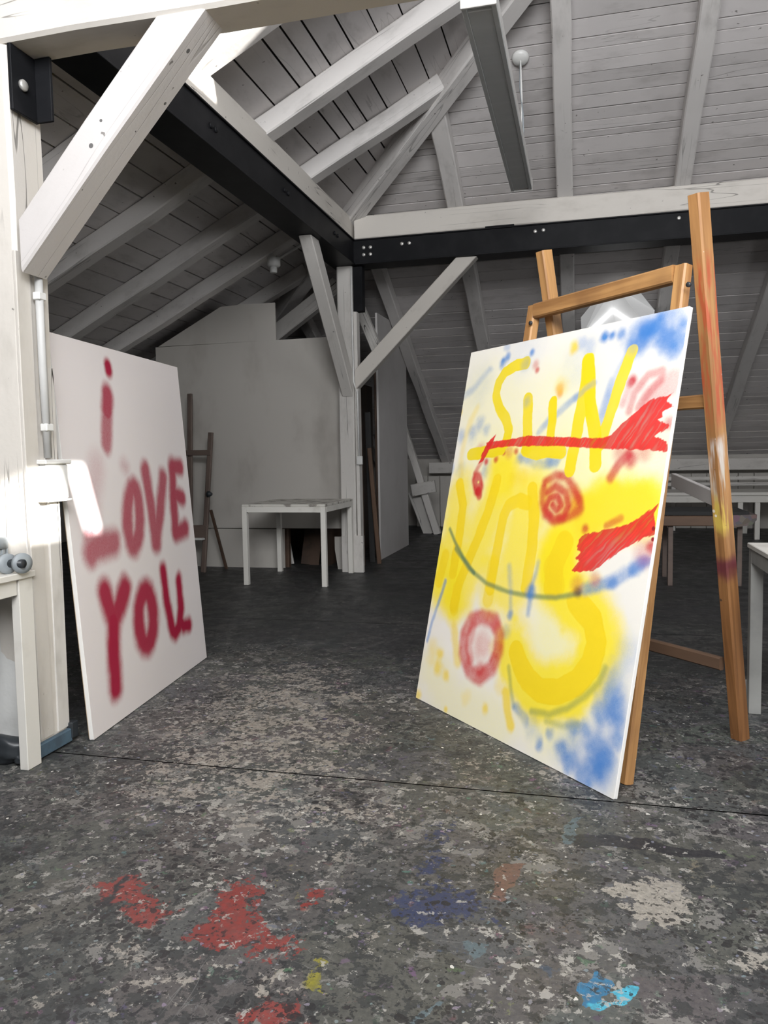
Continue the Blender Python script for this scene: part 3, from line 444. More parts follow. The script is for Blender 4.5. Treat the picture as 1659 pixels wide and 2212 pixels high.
for xc, wd in ((-4.2, .13), (-3.15, .13), (-2.07, .13), (-1.14, .15), (-0.15, .14), (0.83, .13), (1.84, .14), (2.85, .14), (3.85, .14), (4.85, .14), (5.85, .14)):
    ytop = max(HX-xc, RYH+abs(xc-RX)) if xc > RX else HX-xc
    ytop += 0.06; zo = -DK/2-0.004
    timber('rafter', (xc, 12.25, zb(12.25)+zo), (xc, ytop, zb(ytop)+zo), wd, perp, 'rafter_paint', ceil_b, jit=0.006, ch=0.01)
timber('hip_rafter', (-6.9, 12.12, zl(-6.9)-0.10), (RX, RYH, zl(RX)-0.10), 0.15, 0.20, 'rafter_paint', ceil_b, jit=0.006, ch=0.012)
timber('hip_rafter', (7.0, 9.22, zb(9.22)-0.12), (RX, RYH, zb(RYH)-0.12), 0.15, 0.20, 'rafter_paint', ceil_b, jit=0.006, ch=0.012)
timber('ridge_beam', (RX, -1.1, zl(RX)-0.10), (RX, RYH+0.05, zl(RX)-0.10), 0.16, 0.18, 'rafter_paint', ceil_l)
# right slope with roof windows (behind the viewer's right shoulder); the sun comes in through them
def hole(y0, y1, z0, z1, X0):
    xa = (6.105-z0+0.3*X0)/0.8; xb = (6.105-z1+0.3*X0)/0.8
    return (xb, xa, y0-0.25*((xa+xb)/2-X0), y1-0.25*((xa+xb)/2-X0))
HOLES = [hole(2.44, 2.67, 0.80, 1.04, -2.04), hole(2.80, 2.92, 0.82, 1.09, -1.98), hole(3.45, 4.34, 3.24, 4.0, -2.1)]
xc_ = sorted({RX, 7.2, *[h[0] for h in HOLES], *[h[1] for h in HOLES]}); yc_ = sorted({-1.2, 3.72, *[h[2] for h in HOLES], *[h[3] for h in HOLES]})
V = []; F = []
for i in range(len(xc_)-1):
    for j in range(len(yc_)-1):
        mx, my = (xc_[i]+xc_[i+1])/2, (yc_[j]+yc_[j+1])/2
        if any(h[0] < mx < h[1] and h[2] < my < h[3] for h in HOLES): continue
        k = len(V); V += [(xc_[i], yc_[j], zr(xc_[i])+u), (xc_[i+1], yc_[j], zr(xc_[i+1])+u), (xc_[i+1], yc_[j+1], zr(xc_[i+1])+u), (xc_[i], yc_[j+1], zr(xc_[i])+u)]; F.append((k, k+1, k+2, k+3))
k = len(V); V += [(RX, 3.72, zr(RX)+u), (7.2, 3.72, zr(7.2)+u), (7.2, 9.42, zr(7.2)+u)]; F.append((k, k+1, k+2))
ceil_r = struct(mesh_obj('ceiling_right', V, F, 'plaster_dim'))
# ------------------------------------------------------------------ outer walls
struct(box('wall_back', -7.2, 7.2, 12.3, 12.42, 0, 1.12, 'partition_paint', bev=0))
struct(box('wall_side', -7.2, -7.08, -1.2, 12.42, 0, 1.12, 'partition_paint', bev=0))
wr = struct(box('wall_right', 7.08, 7.2, -1.2, 12.42, 0, 2.605, 'plaster_dim', bev=0))
wf = struct(box('wall_front', -7.2, 7.2, -1.2, -1.08, 0, 2.6, 'plaster_dim', bev=0))
prism('wall_piece', [(-3.9, 2.6), (-1.2, 2.6), (-1.2, 3.2), (-0.4, 3.2), (-0.4, 4.35), (2.4, 4.35), (2.4, 2.6), (7.1, 2.6), (1.5, 5.40)], 0.12, 'plaster_dim', Matrix.Translation((0, -1.2, 0)), wf)
w1 = struct(box('window_1', -1.2, 2.4, -1.2, -1.08, 2.60, 2.66, 'plastic_white', bev=0))
for x in (-0.37, 0.56, 1.47, 2.37): box('window_bar', x-0.03, x+0.03, -1.18, -1.10, 2.66, 4.35, 'plastic_white', w1, 0)

w2 = struct(box('added_window', 7.03, 7.08, 0.3, 3.5, 1.12, 1.18, 'plastic_white', bev=0))  # made-up window out of view on the solid wall, backs the side fill
box('opaque_pane', 7.06, 7.075, 0.35, 3.45, 1.18, 2.45, 'plastic_white', w2, 0)
for y in (0.33, 1.9, 3.47): box('window_bar', 7.03, 7.08, y-0.03, y+0.03, 1.18, 2.45, 'plastic_white', w2, 0)

# plastered cross wall beside the left post, in line with the tie beam
wl = struct(box('wall_left', -7.0, -2.10, 2.545, 2.69, 0, 2.6, 'plaster', None, 0))
def plaster_sheet(parent):
    nx, nz = 60, 52; V = []; F = []
    for j in range(nz):
        for i in range(nx):
            x = -5.2+3.12*i/(nx-1); z = 2.6*j/(nz-1)
            V.append((x, 2.525+0.012*math.sin(7*x+3*z)*math.sin(5*z)+random.uniform(-0.004, 0.004), z))
    for j in range(nz-1):
        for i in range(nx-1): F.append((j*nx+i, j*nx+i+1, (j+1)*nx+i+1, (j+1)*nx+i))
    return mesh_obj('plaster_face', V, F, 'plaster', parent, smooth=True)
plaster_sheet(wl)

# ------------------------------------------------------------------ left post, tie beam, big strut
lp = thing('timber_post', 'thick white painted post at left with grey conduit, beside the lettered canvas', 'post', (-2.12, 2.62, 0))
timber('shaft', (-2.12, 2.628, 0), (-2.025, 2.505, 2.599), 0.17, 0.185, 'timber_warm', lp, upv=(0, 1, 0), jit=0.003, ch=0.014)
timber('facing_board', (-2.036, 2.572, 0.07), (-1.966, 2.475, 1.9), 0.014, 0.075, 'timber_warm', lp, upv=(0, 1, 0), jit=0.0015, ch=0.003)
timber('facing_board', (-2.034, 2.67, 0.07), (-1.976, 2.60, 1.5), 0.012, 0.07, 'timber_white', lp, upv=(0, 1, 0), jit=0.0015, ch=0.003)
bl_ = struct(timber('baseboard_left', (-2.025, 2.505, 0.034), (-2.025, 2.70, 0.034), 0.022, 0.055, 'skirting_blue', None, jit=0.001, ch=0.006))
box('end_cap', -2.04, -2.008, 2.695, 2.735, 0.02, 0.085, 'plastic_black', bl_)
cdt = thing('cable_conduit', 'grey plastic conduit running down the left post to a white box', 'conduit', (-1.97, 2.58, 1.16))
pipe = tube('pipe', [(-1.942, 2.535, 1.86), (-1.955, 2.552, 1.5), (-1.968, 2.575, 1.16)], 0.015, 'conduit_grey', cdt, 10)
for x, y, z in ((-1.946, 2.54, 1.74), (-1.964, 2.57, 1.26)): box('clip', x-0.014, x+0.016, y-0.02, y+0.02, z, z+0.028, 'plastic_white', pipe)
jb = thing('junction_box', 'white wall box on the left post in the patch of sunlight', 'box', (-2.0, 2.61, 1.0))
box('housing', -2.0, -1.955, 2.545, 2.675, 1.0, 1.135, 'plastic_white', jb, 0.006); box('lid', -2.0, -1.948, 2.535, 2.69, 1.135, 1.153, 'plastic_white', jb, 0.004); box('base_flange', -2.0, -1.948, 2.537, 2.688, 0.992, 1.0, 'plastic_white', jb, 0.002)
br = thing('steel_bracket', 'black steel angle bracket with one bolt at top of left post', 'bracket', (-1.95, 2.5, 2.375))
box('web_plate', -1.94, -1.926, 2.425, 2.562, 2.375, 2.599, 'steel_black', br, 0.002); box('flange_plate', -1.926, -1.862, 2.548, 2.562, 2.375, 2.599, 'steel_black', br, 0.002)
lathe('bolt', [(0.001, 0), (0.02, 0), (0.02, 0.009), (0.015, 0.014), (0.001, 0.014)], 'bolt', Matrix.Translation((-1.926, 2.478, 2.475)) @ Matrix.Rotation(math.pi/2, 4, 'Y'), br, 16)
tag(timber('tie_beam', (-5.2, 2.505, 2.73), (6.9, 2.505, 2.73), 0.17, 0.26, 'timber_warm', None, jit=0.004, ch=0.012, seg=24), 'white tie beam crossing overhead at the upper left corner', 'beam')
# strut in the plane of the tie beam
c0 = Vector((-1.925, 2.49, 1.912)); dd = Vector((0.689, 0, 0.725))
st = tag(timber('diagonal_strut', c0, c0+dd*0.945, 0.14, 0.13, 'timber_strut', None, upv=(-0.733, 0, 0.68), jit=0.003, ch=0.007, cut0=1.05, cut1=-0.95), 'broad pale strut with dark specks rising from left post to tie beam', 'beam')
tag(timber('diagonal_strut', (-2.11, 2.455, 1.93), (-2.70, 2.455, 2.60), 0.07, 0.13, 'timber_warm', None, upv=(0.733, 0, 0.68), jit=0.002, cut0=1.1), 'white strut cut off by the left edge, beside the black bracket', 'beam')
# ------------------------------------------------------------------ beams on the posts
def ibeam(name, label, axis, a, b, c0, c1, bolts):
    o = thing(name, label, 'beam', group='steel beams on the posts', loc=((c0+c1)/2, (a+b)/2, 2.955) if axis == 'y' else ((a+b)/2, (c0+c1)/2, 2.955))
    def bx(nm, u0, u1, z0, z1):
        if axis == 'y': return box(nm, u0, u1, a, b, z0, z1, 'steel_black', o, 0.002)
        return box(nm, a, b, u0, u1, z0, z1, 'steel_black', o, 0.002)
    bx('bottom_flange', c0, c1, 2.955, 2.967); bx('top_flange', c0, c1, 3.176, 3.188)
    if axis == 'y': wb = bx('web', c1-0.026, c1-0.014, 2.967, 3.176)
    else: wb = bx('web', c0+0.014, c0+0.026, 2.967, 3.176)
    for (p, z) in bolts:
        R = Matrix.Rotation(math.pi/2, 4, 'Y') if axis == 'y' else Matrix.Rotation(math.pi/2, 4, 'X')
        loc = (c1-0.014, p, z) if axis == 'y' else (p, c0+0.014, z)
        lathe('bolt', [(0.001, 0), (0.017, 0), (0.017, 0.008), (0.012, 0.013), (0.001, 0.013)], 'steel_black' if axis == 'y' else 'bolt', Matrix.Translation(loc) @ R, wb, 12)
    return o
ibeam('steel_beam', 'black steel beam running from the left towards the corner post', 'y', 2.55, 7.29, -2.34, -2.095, [(4.337, 3.084), (4.40, 3.083), (5.504, 3.083), (5.577, 3.082), (6.696, 3.09), (6.784, 3.09)])
ibeam('steel_beam', 'black steel beam with silver bolts running right above the easel', 'x', -2.34, 5.3, 7.29, 7.53, [(-2.011, 3.106), (-1.945, 3.105), (-2.012, 3.041), (-1.946, 3.041), (-1.64, 3.112), (-1.569, 3.113), (-0.414, 3.121), (-0.342, 3.126), (0.80, 3.13)])
tag(timber('wall_plate_beam', (-2.235, 2.60, 3.295), (-2.235, 7.50, 3.295), 0.21, 0.21, 'timber_warm', None, jit=0.004, ch=0.01), 'white timber lying on the left steel beam', 'beam')
tag(timber('wall_plate_beam', (-2.10, 7.40, 3.295), (5.3, 7.40, 3.295), 0.20, 0.215, 'timber_warm', None, jit=0.004, ch=0.01, seg=18), 'white cracked timber lying on the right-hand steel beam', 'beam')
tag(box('packing_plate', -0.86, -0.6, 7.285, 7.45, 3.187, 3.20, 'steel_black', None, 0.001), 'thin black plate between white timber and steel beam, above the bolts', 'plate')
cp = thing('timber_post', 'white timber post at the corner where both steel beams meet', 'post', (-2.2, 7.4, 0))
timber('shaft', (-2.225, 7.41, 0), (-2.225, 7.41, 2.955), 0.155, 0.16, 'timber_white', cp, upv=(0, 1, 0), jit=0.004, ch=0.012)
timber('facing_board', (-2.125, 7.40, 0.02), (-2.125, 7.40, 2.525), 0.035, 0.10, 'timber_white', cp, upv=(0, 1, 0), jit=0.002, ch=0.003)
timber('base_casing', (-2.19, 7.345, 0.0), (-2.19, 7.345, 0.36), 0.22, 0.05, 'timber_white', cp, upv=(0, 1, 0), jit=0.004, ch=0.004)
tag(tube('cable_conduit', [(-2.148, 7.325, 2.95), (-2.146, 7.322, 2.3), (-2.142, 7.322, 1.85), (-2.112, 7.335, 1.75), (-2.108, 7.335, 1.14)], 0.009, 'plastic_white'), 'thin white conduit running down the far corner post', 'conduit')
tag(box('switch_box', -2.13, -2.075, 7.32, 7.36, 1.055, 1.14, 'plastic_white', None, 0.006), 'small white switch box on the far corner post', 'switch')
tag(box('steel_stub', -2.142, -2.05, 7.36, 7.46, 2.53, 2.955, 'steel_black', None, 0.006), 'short black steel stub hanging at the corner beside the post', 'steel post')
tag(timber('diagonal_brace', (-2.205, 7.32, 1.83), (-2.205, 6.297, 2.951), 0.112, 0.15, 'timber_white', None, upv=(0, 0.74, 0.67), jit=0.003, ch=0.008, cut0=1.1, cut1=-0.9), 'white brace from corner post up to the left steel beam', 'beam', 'braces of the corner post')
tag(timber('diagonal_brace', (-2.13, 7.38, 1.875), (-1.040, 7.38, 2.950), 0.115, 0.138, 'timber_warm', None, upv=(-0.7, 0, 0.71), jit=0.003, ch=0.006, cut0=0.98, cut1=-1.0), 'white brace from corner post up to the right-hand steel beam', 'beam', 'braces of the corner post')

# ------------------------------------------------------------------ partition behind the table
pw = thing('partition', 'dirty white board partition behind the white table', 'partition', (-3.2, 7.52, 0))
PMt = Matrix.Translation((0, 7.505, 0))
prism('panel', [(-4.33, 2.322), (-3.004, 2.322), (-3.008, 2.695), (-3.35, 2.70), (-3.604, 2.69)], 0.02, 'partition_paint', PMt, pw)
prism('panel', [(-4.36, 0.41), (-2.30, 0.414), (-2.30, 2.325), (-4.36, 2.316)], 0.022, 'partition_paint', PMt @ Matrix.Translation((0, -0.004, 0)), pw)
prism('panel', [(-4.36, 0.0), (-2.975, 0.0), (-2.975, 0.403), (-4.36, 0.403)], 0.02, 'partition_paint', PMt, pw)
prism('panel', [(-2.40, 0.0), (-2.30, 0.0), (-2.30, 0.33), (-2.43, 0.33), (-2.43, 0.2)], 0.02, 'partition_paint', PMt, pw)
for x in (-4.2, -2.98): timber('stud', (x, 7.60, 0), (x, 7.60, 2.2), 0.06, 0.07, 'dark_wood', pw, upv=(0, 1, 0), jit=0.002)
tag(box('void_screen', -4.5, -2.62, 8.9, 8.93, 0, 2.15, 'dark_wood', None, 0), 'added dark screen for the shade behind the white partition', 'boarding')  # added sheet, its dark colour stands in for the shade of the void
tag(timber('stick', (-3.027, 7.72, 0.36), (-2.98, 7.75, 0.012), 0.03, 0.025, 'timber_white', None, upv=(0, 1, 0), jit=0.001), 'pale stick in the dark hole below the table', 'stick')
tag(timber('loose_board', (-2.80, 7.78, 0.0), (-2.75, 7.85, 0.5), 0.2, 0.02, 'dark_wood', None, upv=(0, 1, 0), jit=0.001), 'dark board leaning in the hole below the table', 'board')
tag(timber('diagonal_brace', (-3.45, 8.2, 2.38), (-2.55, 8.2, 2.98), 0.12, 0.17, 'timber_white', None, upv=(-0.55, 0, 0.83), jit=0.003), 'white brace in shadow above the partition', 'beam')
tag(timber('diagonal_brace', (-2.42, 8.2, 2.97), (-2.10, 8.2, 2.20), 0.10, 0.11, 'timber_white', None, upv=(0.8, 0, 0.5), jit=0.003), 'white brace in shadow just right of the corner post', 'beam')
sp = thing('plywood_sheet', 'tall plain white sheet standing behind the corner post', 'board', (-2.15, 8.9, 0))
prism('sheet', [(8.25, 0.0), (9.65, 0.0), (9.65, 2.36), (9.0, 2.68), (8.25, 2.668)], 0.022, 'panel_white', Matrix(((0, -1, 0, -2.138), (1, 0, 0, 0), (0, 0, 1, 0), (0, 0, 0, 1))), sp)
for y in (8.32, 9.55): timber('batten', (-2.18, y, 0.02), (-2.18, y, 2.2), 0.04, 0.05, 'dark_wood', sp, upv=(0, 1, 0), jit=0.001)
tag(timber('plank', (-2.27, 7.78, 0), (-2.29, 7.80, 2.0), 0.16, 0.03, 'dark_wood', None, upv=(0, 1, 0), jit=0.002), 'reddish dark plank standing in the gap beside the corner post', 'plank', 'planks in the gap by the corner post')
tag(timber('plank', (-2.08, 7.95, 0), (-2.18, 7.98, 1.22), 0.045, 0.04, 'brown_wood', None, upv=(0, 1, 0), jit=0.004), 'thin worn stick leaning in the gap beside the corner post', 'plank', 'planks in the gap by the corner post')
tag(timber('plank', (-2.19, 8.07, 0), (-2.22, 8.08, 1.6), 0.06, 0.03, 'void_dark', None, upv=(0, 1, 0), jit=0.002), 'black plank in the gap against the tall white panel', 'plank', 'planks in the gap by the corner post')
tag(box('gap_screen', -2.60, -2.57, 7.62, 9.6, 0, 2.0, 'dark_wood', None, 0), 'added dark brown screen for the shade deep in the gap behind the corner post', 'boarding')  # added sheet that keeps the gap dark, shade put into its colour

# ------------------------------------------------------------------ tables
def table(label, x0, x1, y0, y1, h, leg, mats, legs='abcd', apron=0.05, lip=0.0, th=0.022):
    top, legm = mats
    t = thing('table', label, 'table', ((x0+x1)/2, (y0+y1)/2, 0))
    box('tabletop', x0-lip, x1+lip, y0-lip, y1+lip, h-th, h, top, t, 0.003)
    z1 = h-th; a = 0.02
    box('apron', x0+leg, x1-leg, y0, y0+a, z1-apron, z1, legm, t, 0.002); box('apron', x0+leg, x1-leg, y1-a, y1, z1-apron, z1, legm, t, 0.002)
    box('apron', x0, x0+a, y0+leg, y1-leg, z1-apron, z1, legm, t, 0.002); box('apron', x1-a, x1, y0+leg, y1-leg, z1-apron, z1, legm, t, 0.002)
    for k, (x, y) in zip('abcd', ((x0, y0), (x1-leg, y0), (x0, y1-leg), (x1-leg, y1-leg))):
        if k in legs: box('leg', x, x+leg, y, y+leg, 0, z1, legm, t, 0.002)
    return t
table('small white table with worn top in front of the board partition', -2.955, -2.17, 6.45, 7.30, 0.727, 0.045, ('table_top_worn', 'table_paint'))
# left table: its far right leg stands by the left post
lt = thing('table', 'white table cut off by the left edge, one leg beside the post', 'table', (-2.4, 1.9, 0))
box('tabletop', -2.75, -1.985, 1.2, 2.495, 0.718, 0.742, 'table_paint', lt); box('apron', -2.02, -2.0, 1.25, 2.41, 0.66, 0.718, 'table_paint', lt, 0.002); box('apron', -2.7, -2.03, 2.44, 2.46, 0.66, 0.718, 'table_paint', lt, 0.002)
for x, y in ((-2.032, 2.415), (-2.74, 2.415), (-2.032, 1.22), (-2.74, 1.22)): box('leg', x, x+0.036, y, y+0.075, 0, 0.718, 'table_paint', lt, 0.002)
# right table
table('grey-white table cut off by the right edge, beside the easel leg', 0.70, 1.75, 2.72, 3.655, 0.742, 0.05, ('table_paint', 'table_grey'), legs='cd', apron=0.06, lip=0.006)
lb = thing('leaning_board', 'small grey board with a barcode sticker standing beside the right table leg', 'board', (0.66, 3.66, 0))
box('sheet', 0.655, 0.745, 3.665, 3.685, 0, 0.13, 'table_grey', lb, 0.002)
stk = box('sticker', 0.668, 0.688, 3.6635, 3.665, 0.05, 0.10, 'label_white', lb, 0)
for i in range(9): box('bar', 0.671, 0.685, 3.6625, 3.6636, 0.06+i*0.004, 0.06+i*0.004+(0.0012 if i % 3 else 0.0022), 'plastic_black', stk, 0)
# pot and reel on the left table
pot = thing('pot', 'grey ribbed pot on the left table in the sunlight', 'pot', (-2.135, 2.435, 0.742))
lathe('body', [(0.001, 0), (0.052, 0), (0.056, 0.01), (0.058, 0.07), (0.060, 0.085), (0.001, 0.085)], 'plastic_grey', Matrix.Translation((-2.135, 2.435, 0.742)), pot, 24)
lathe('rim', [(0.02, 0.085), (0.066, 0.085), (0.066, 0.118), (0.060, 0.124), (0.001, 0.124)], 'plastic_grey', Matrix.Translation((-2.135, 2.435, 0.742)), pot, 24)
for i in range(12):
    a = 2*math.pi*i/12; x, y = -2.135+0.059*math.cos(a), 2.435+0.059*math.sin(a); box('rib', x-0.005, x+0.005, y-0.005, y+0.005, 0.75, 0.825, 'plastic_grey', pot, 0.001)
ree = thing('cable_reel', 'small dark double wheel reel on the left table edge', 'reel', (-2.0, 2.40, 0.742))
for k, dx in enumerate((-0.022, 0.026)):
    Rm = Matrix.Translation((-2.0+dx, 2.40+dx*0.4, 0.742+0.037)) @ Matrix.Rotation(math.pi/2, 4, 'Y') @ Matrix.Rotation(0.35, 4, 'X')
    lathe('wheel', [(0.014, -0.008), (0.037, -0.008), (0.037, 0.008), (0.014, 0.008)], 'plastic_grey', Rm, ree, 24)
lathe('hub', [(0.001, -0.04), (0.016, -0.04), (0.016, 0.04), (0.001, 0.04)], 'plastic_black', Matrix.Translation((-1.998, 2.40, 0.779)) @ Matrix.Rotation(math.pi/2, 4, 'Y'), ree, 16)
sk = thing('sack', 'black crumpled bag on the floor below the left table', 'bag', (-2.12, 2.47, 0))
def lump(name, c, r, mat, parent, seed):
    bm = bmesh.new(); bmesh.ops.create_icosphere(bm, subdivisions=3, radius=1); rr = random.Random(seed)
    ph = [rr.uniform(0, 6) for _ in range(6)]
    for v in bm.verts:
        n_ = v.co.copy(); k = 1+0.12*math.sin(5*n_.x+ph[0])*math.sin(4*n_.y+ph[1])+0.10*math.sin(7*n_.z+ph[2]+3*n_.x)
        v.co = Vector((n_.x*r[0]*k, n_.y*r[1]*k, max(-0.98, n_.z*k)*r[2]))
    return bm_obj(name, bm, mat, parent, Matrix.Translation(c), True)
lump('body', (-2.13, 2.46, 0.055), (0.085, 0.04, 0.055), 'plastic_black', sk, 3); lump('knot', (-2.06, 2.455, 0.025), (0.022, 0.02, 0.024), 'plastic_black', sk, 5)

# ------------------------------------------------------------------ the two paintings
CC = dict(h=(246, 238, 130), b=(62, 134, 208), Y=(250, 228, 20), y=(246, 214, 8), y2=(240, 216, 14), o=(238, 140, 70), g=(84, 128, 100), r=(204, 34, 36), p=(200, 32, 52), n=(70, 30, 60), c=(168, 18, 60), R=(212, 36, 34))
def paint_layer(rgb, X, Y, st, seed, warp=0.0):
    col, wd, soft, op, *pts = st
    pts = [tuple(p) for p in pts]
    m = wd/2+soft*1.1+0.03
    xs = [p[0] for p in pts]; ys = [p[1] for p in pts]
    bx = (X > min(xs)-m) & (X < max(xs)+m) & (Y > min(ys)-m) & (Y < max(ys)+m)
    if not bx.any(): return
    x, y = X[bx], Y[bx]
    if soft < 0.01: x2 = x+(fbm(x, y, 0.05, seed)-0.5)*0.012; y2 = y+(fbm(x, y, 0.05, seed+50)-0.5)*0.012
    else:
        k = min(0.06, soft*0.9)*(1.0 if col in 'bhyY' else 0.35); x2 = x+(fbm(x, y, 0.07, seed)-0.5)*k; y2 = y+(fbm(x, y, 0.07, seed+50)-0.5)*k
    d = sdf_line(x2, y2, pts)
    a = smooth01(1-(d-wd/2+soft*0.15)/(soft+1e-4))*op
    if soft > 0.012:
        gr = rng.random(x.shape); edge = np.clip(4*a*(1-a), 0, 1); a = np.clip(a+(gr-0.5)*0.14*edge*min(1, soft/0.03), 0, 1)
        if col in 'rp': a = a*(0.72+0.5*fbm(x, y, 0.045, seed+7))
        if col == 'b': a = a*(0.55+0.8*fbm(x, y, 0.06, seed+11))
    else: a = a*(0.93+0.14*fbm(x, y, 0.12, seed+3))
    a = np.clip(a, 0, 1)[:, None]; c = np.array(lin(CC[col]))
    rgb[bx] = rgb[bx]*(1-a)+(c if col not in ('b', 'g') else c*0.75+c*rgb[bx]*0.25)*a
def paint_canvas(W, H, nx, ny, base, strokes, polys=(), drips=()):
    xs = np.linspace(0, W, nx); ys = np.linspace(0, H, ny); X, Y = np.meshgrid(xs, ys); X = X.ravel(); Y = Y.ravel()
    rgb = np.zeros((X.size, 3)); rgb[:] = np.array(lin(base))*(0.985+0.03*fbm(X, Y, 0.3, 77)[:, None])
    if strokes[0][0] == 'c':                       # one spray can: strokes merge instead of doubling up
        base_rgb = rgb.copy(); A = np.zeros(X.size); cc = np.array(lin(CC['c']))
        for i, st in enumerate(strokes):
            tmp = np.zeros((X.size, 3)); paint_layer(tmp, X, Y, st, 100+i*3); A = np.maximum(A, tmp[:, 0]/cc[0])
        A = np.clip(A, 0, 1)[:, None]; rgb[:] = base_rgb*(1-A)+cc*A
    else:
        for i, st in enumerate(strokes): paint_layer(rgb, X, Y, st, 100+i*3)
    for i, P in enumerate(polys):
        wx = X+(fbm(X, Y, 0.03, 500+i)-0.5)*0.012; wy = Y+(fbm(X, Y, 0.03, 550+i)-0.5)*0.010
        d = sdf_poly(wx, wy, P); t = wx*0.8+wy*(-0.55 if i == 0 else -0.75)
        streak = value_noise(wx*0.25+wy*0.12, t*3.2, 0.02, 600+i); edge = (streak-0.5)*0.008*(np.clip((X-0.95)/0.15, 0.2, 1) if i == 0 else 1.0)
        a = smooth01(0.5-(d+edge)/0.004)*np.clip(0.80+0.35*streak, 0, 0.97)
        c = np.array(lin(CC['R']))[None]*(0.80+0.5*streak[:, None]); a = a[:, None]; rgb[:] = rgb*(1-a)+c*a
    for (x, y) in drips:
        a = smooth01(1-(np.hypot(X-x, Y-y)-0.006)/0.003)[:, None]; rgb[:] = rgb*(1-a)+np.array(lin((150, 20, 30)))*a
    return xs, ys, np.concatenate([rgb, np.ones((X.size, 1))], 1)
def canvas(label, A, B, T, painted, th=0.02):
    """A lower left corner, B lower right corner (as one faces it), T upper end of the left edge"""
    A, B, T = Vector(A), Vector(B), Vector(T); x = (B-A).normalized(); W = (B-A).length; z = (T-A); z = (z-x*z.dot(x)); H = z.length; z.normalize(); y = z.cross(x)
    M = Matrix(((x.x, y.x, z.x, A.x), (x.y, y.y, z.y, A.y), (x.z, y.z, z.z, A.z), (0, 0, 0, 1)))
    t = thing('painting', label, 'painting', M=M)
    xs, ys, rgba = painted(W, H)
    grid_mesh('painted_front', xs, ys, 'xz', rgba, 'painted_cloth', t, M)
    box('wrapped_edge', 0, W, 0.0006, th, 0, H, 'canvas_cloth', t, 0.002, PW=M)
    b = 0.045
    for (x0, x1, z0, z1) in ((0.004, W-0.004, 0.004, b), (0.004, W-0.004, H-b, H-0.004), (0.004, b, b, H-b), (W-b, W-0.004, b, H-b), (W/2-b/2, W/2+b/2, b, H-b)): box('stretcher_bar', x0, x1, th, th+0.004, z0, z1, 'raw_bar', t, 0.001, PW=M)
    return t, M
canvas('white canvas lettered i LOVE YOU in red spray, leaning by the left post', (-1.941, 2.739, 0.003), (-2.096, 4.041, 0.003), (-2.055, 2.725, 1.659),
       lambda W, H: paint_canvas(W, H, 330, 420, (234, 228, 228), STROKES_L))
canvas('colourful yellow, blue and red painting reading SuN, leaning on the easel', (-0.762, 3.542, 0.003), (0.101, 2.606, 0.003), (-0.516, 3.77, 1.628),
       lambda W, H: paint_canvas(W, H, 520, 676, (238, 235, 226), STROKES_R, POLYS_R, DRIPS), th=0.018)

# ------------------------------------------------------------------ big easel behind the right painting (local: x along the canvas to the left, y backwards, z up)
e_ = Vector((-0.678, 0.735, 0)).normalized(); n_ = Vector((0.735, 0.678, 0)).normalized()
# right-handed frame: x = -e (to the right as one faces it), y = n
EM = Matrix(((-e_.x, n_.x, 0, 0.101), (-e_.y, n_.y, 0, 2.606), (0, 0, 1, 0), (0, 0, 0, 1)))
ea = thing('easel', 'large orange pine easel with paint smears holding the right painting', 'easel', M=EM)
T = lambda *a, **k: timber(*a, parent=ea, PW=EM, jit=0.002, ch=0.006, **k)
lf = 0.052
T('front_leg', (-0.085, 0.135, 0.0), (-0.135, 0.462, 1.80), lf, 0.042, 'pine', upv=(0, 1, 0))
T('front_leg', (-0.99, 0.135, 0.0), (-0.955, 0.462, 1.80), lf, 0.042, 'pine', upv=(0, 1, 0))
T('rear_leg', (-0.156, 0.833, 0.0), (-0.082, 0.466, 2.035), lf, 0.058, 'pine_smeared', upv=(0, 1, 0))
T('rear_leg', (-0.90, 0.833, 0.0), (-0.902, 0.466, 2.03), lf, 0.058, 'pine', upv=(0, 1, 0))
T('crossbar', (-0.93, 0.452, 1.775), (-0.16, 0.452, 1.775), 0.05, 0.062, 'pine', upv=(0, 0, 1))
T('stretcher', (-0.88, 0.75, 0.31), (-0.18, 0.75, 0.31), 0.028, 0.052, 'brown_wood', upv=(0, 0, 1))
T('stretcher', (-0.88, 0.60, 1.325), (-0.14, 0.60, 1.325), 0.028, 0.052, 'pine', upv=(0, 0, 1))
for x, y, z in ((-0.075, 0.44, 1.72), (-0.93, 0.44, 1.72)): lathe('pivot_bolt', [(0.001, 0), (0.009, 0), (0.009, 0.008), (0.001, 0.008)], 'plastic_black', EM @ Matrix.Translation((x, y-0.02, z)) @ Matrix.Rotation(math.pi/2, 4, 'X'), ea, 12)
tag(timber('white_lath', (-0.165, 0.70, 0.955), (-0.60, 0.95, 1.015), 0.02, 0.058, 'panel_white', PW=EM, jit=0.001, ch=0.002), 'white lath fixed slantwise behind the big easel', 'lath')

# ------------------------------------------------------------------ small old easel by the partition
oe = thing('easel', 'small dark old easel standing before the board partition', 'easel', (-3.75, 7.2, 0))
timber('upright', (-3.86, 7.16, 0.0), (-3.875, 7.30, 1.80), 0.05, 0.035, 'old_easel_wood', oe, upv=(0, 1, 0), jit=0.001)
timber('upright', (-3.70, 7.12, 0.0), (-3.63, 7.25, 1.40), 0.05, 0.035, 'old_easel_wood', oe, upv=(0, 1, 0), jit=0.001)
timber('crossbar', (-3.95, 7.21, 1.20), (-3.62, 7.21, 1.20), 0.02, 0.055, 'old_easel_wood', oe, jit=0.001)
timber('crossbar', (-3.97, 7.12, 0.41), (-3.66, 7.12, 0.41), 0.02, 0.13, 'old_easel_wood', oe, jit=0.001)
timber('tray', (-3.97, 7.09, 0.34), (-3.67, 7.09, 0.34), 0.07, 0.02, 'plastic_white', oe, jit=0.001)
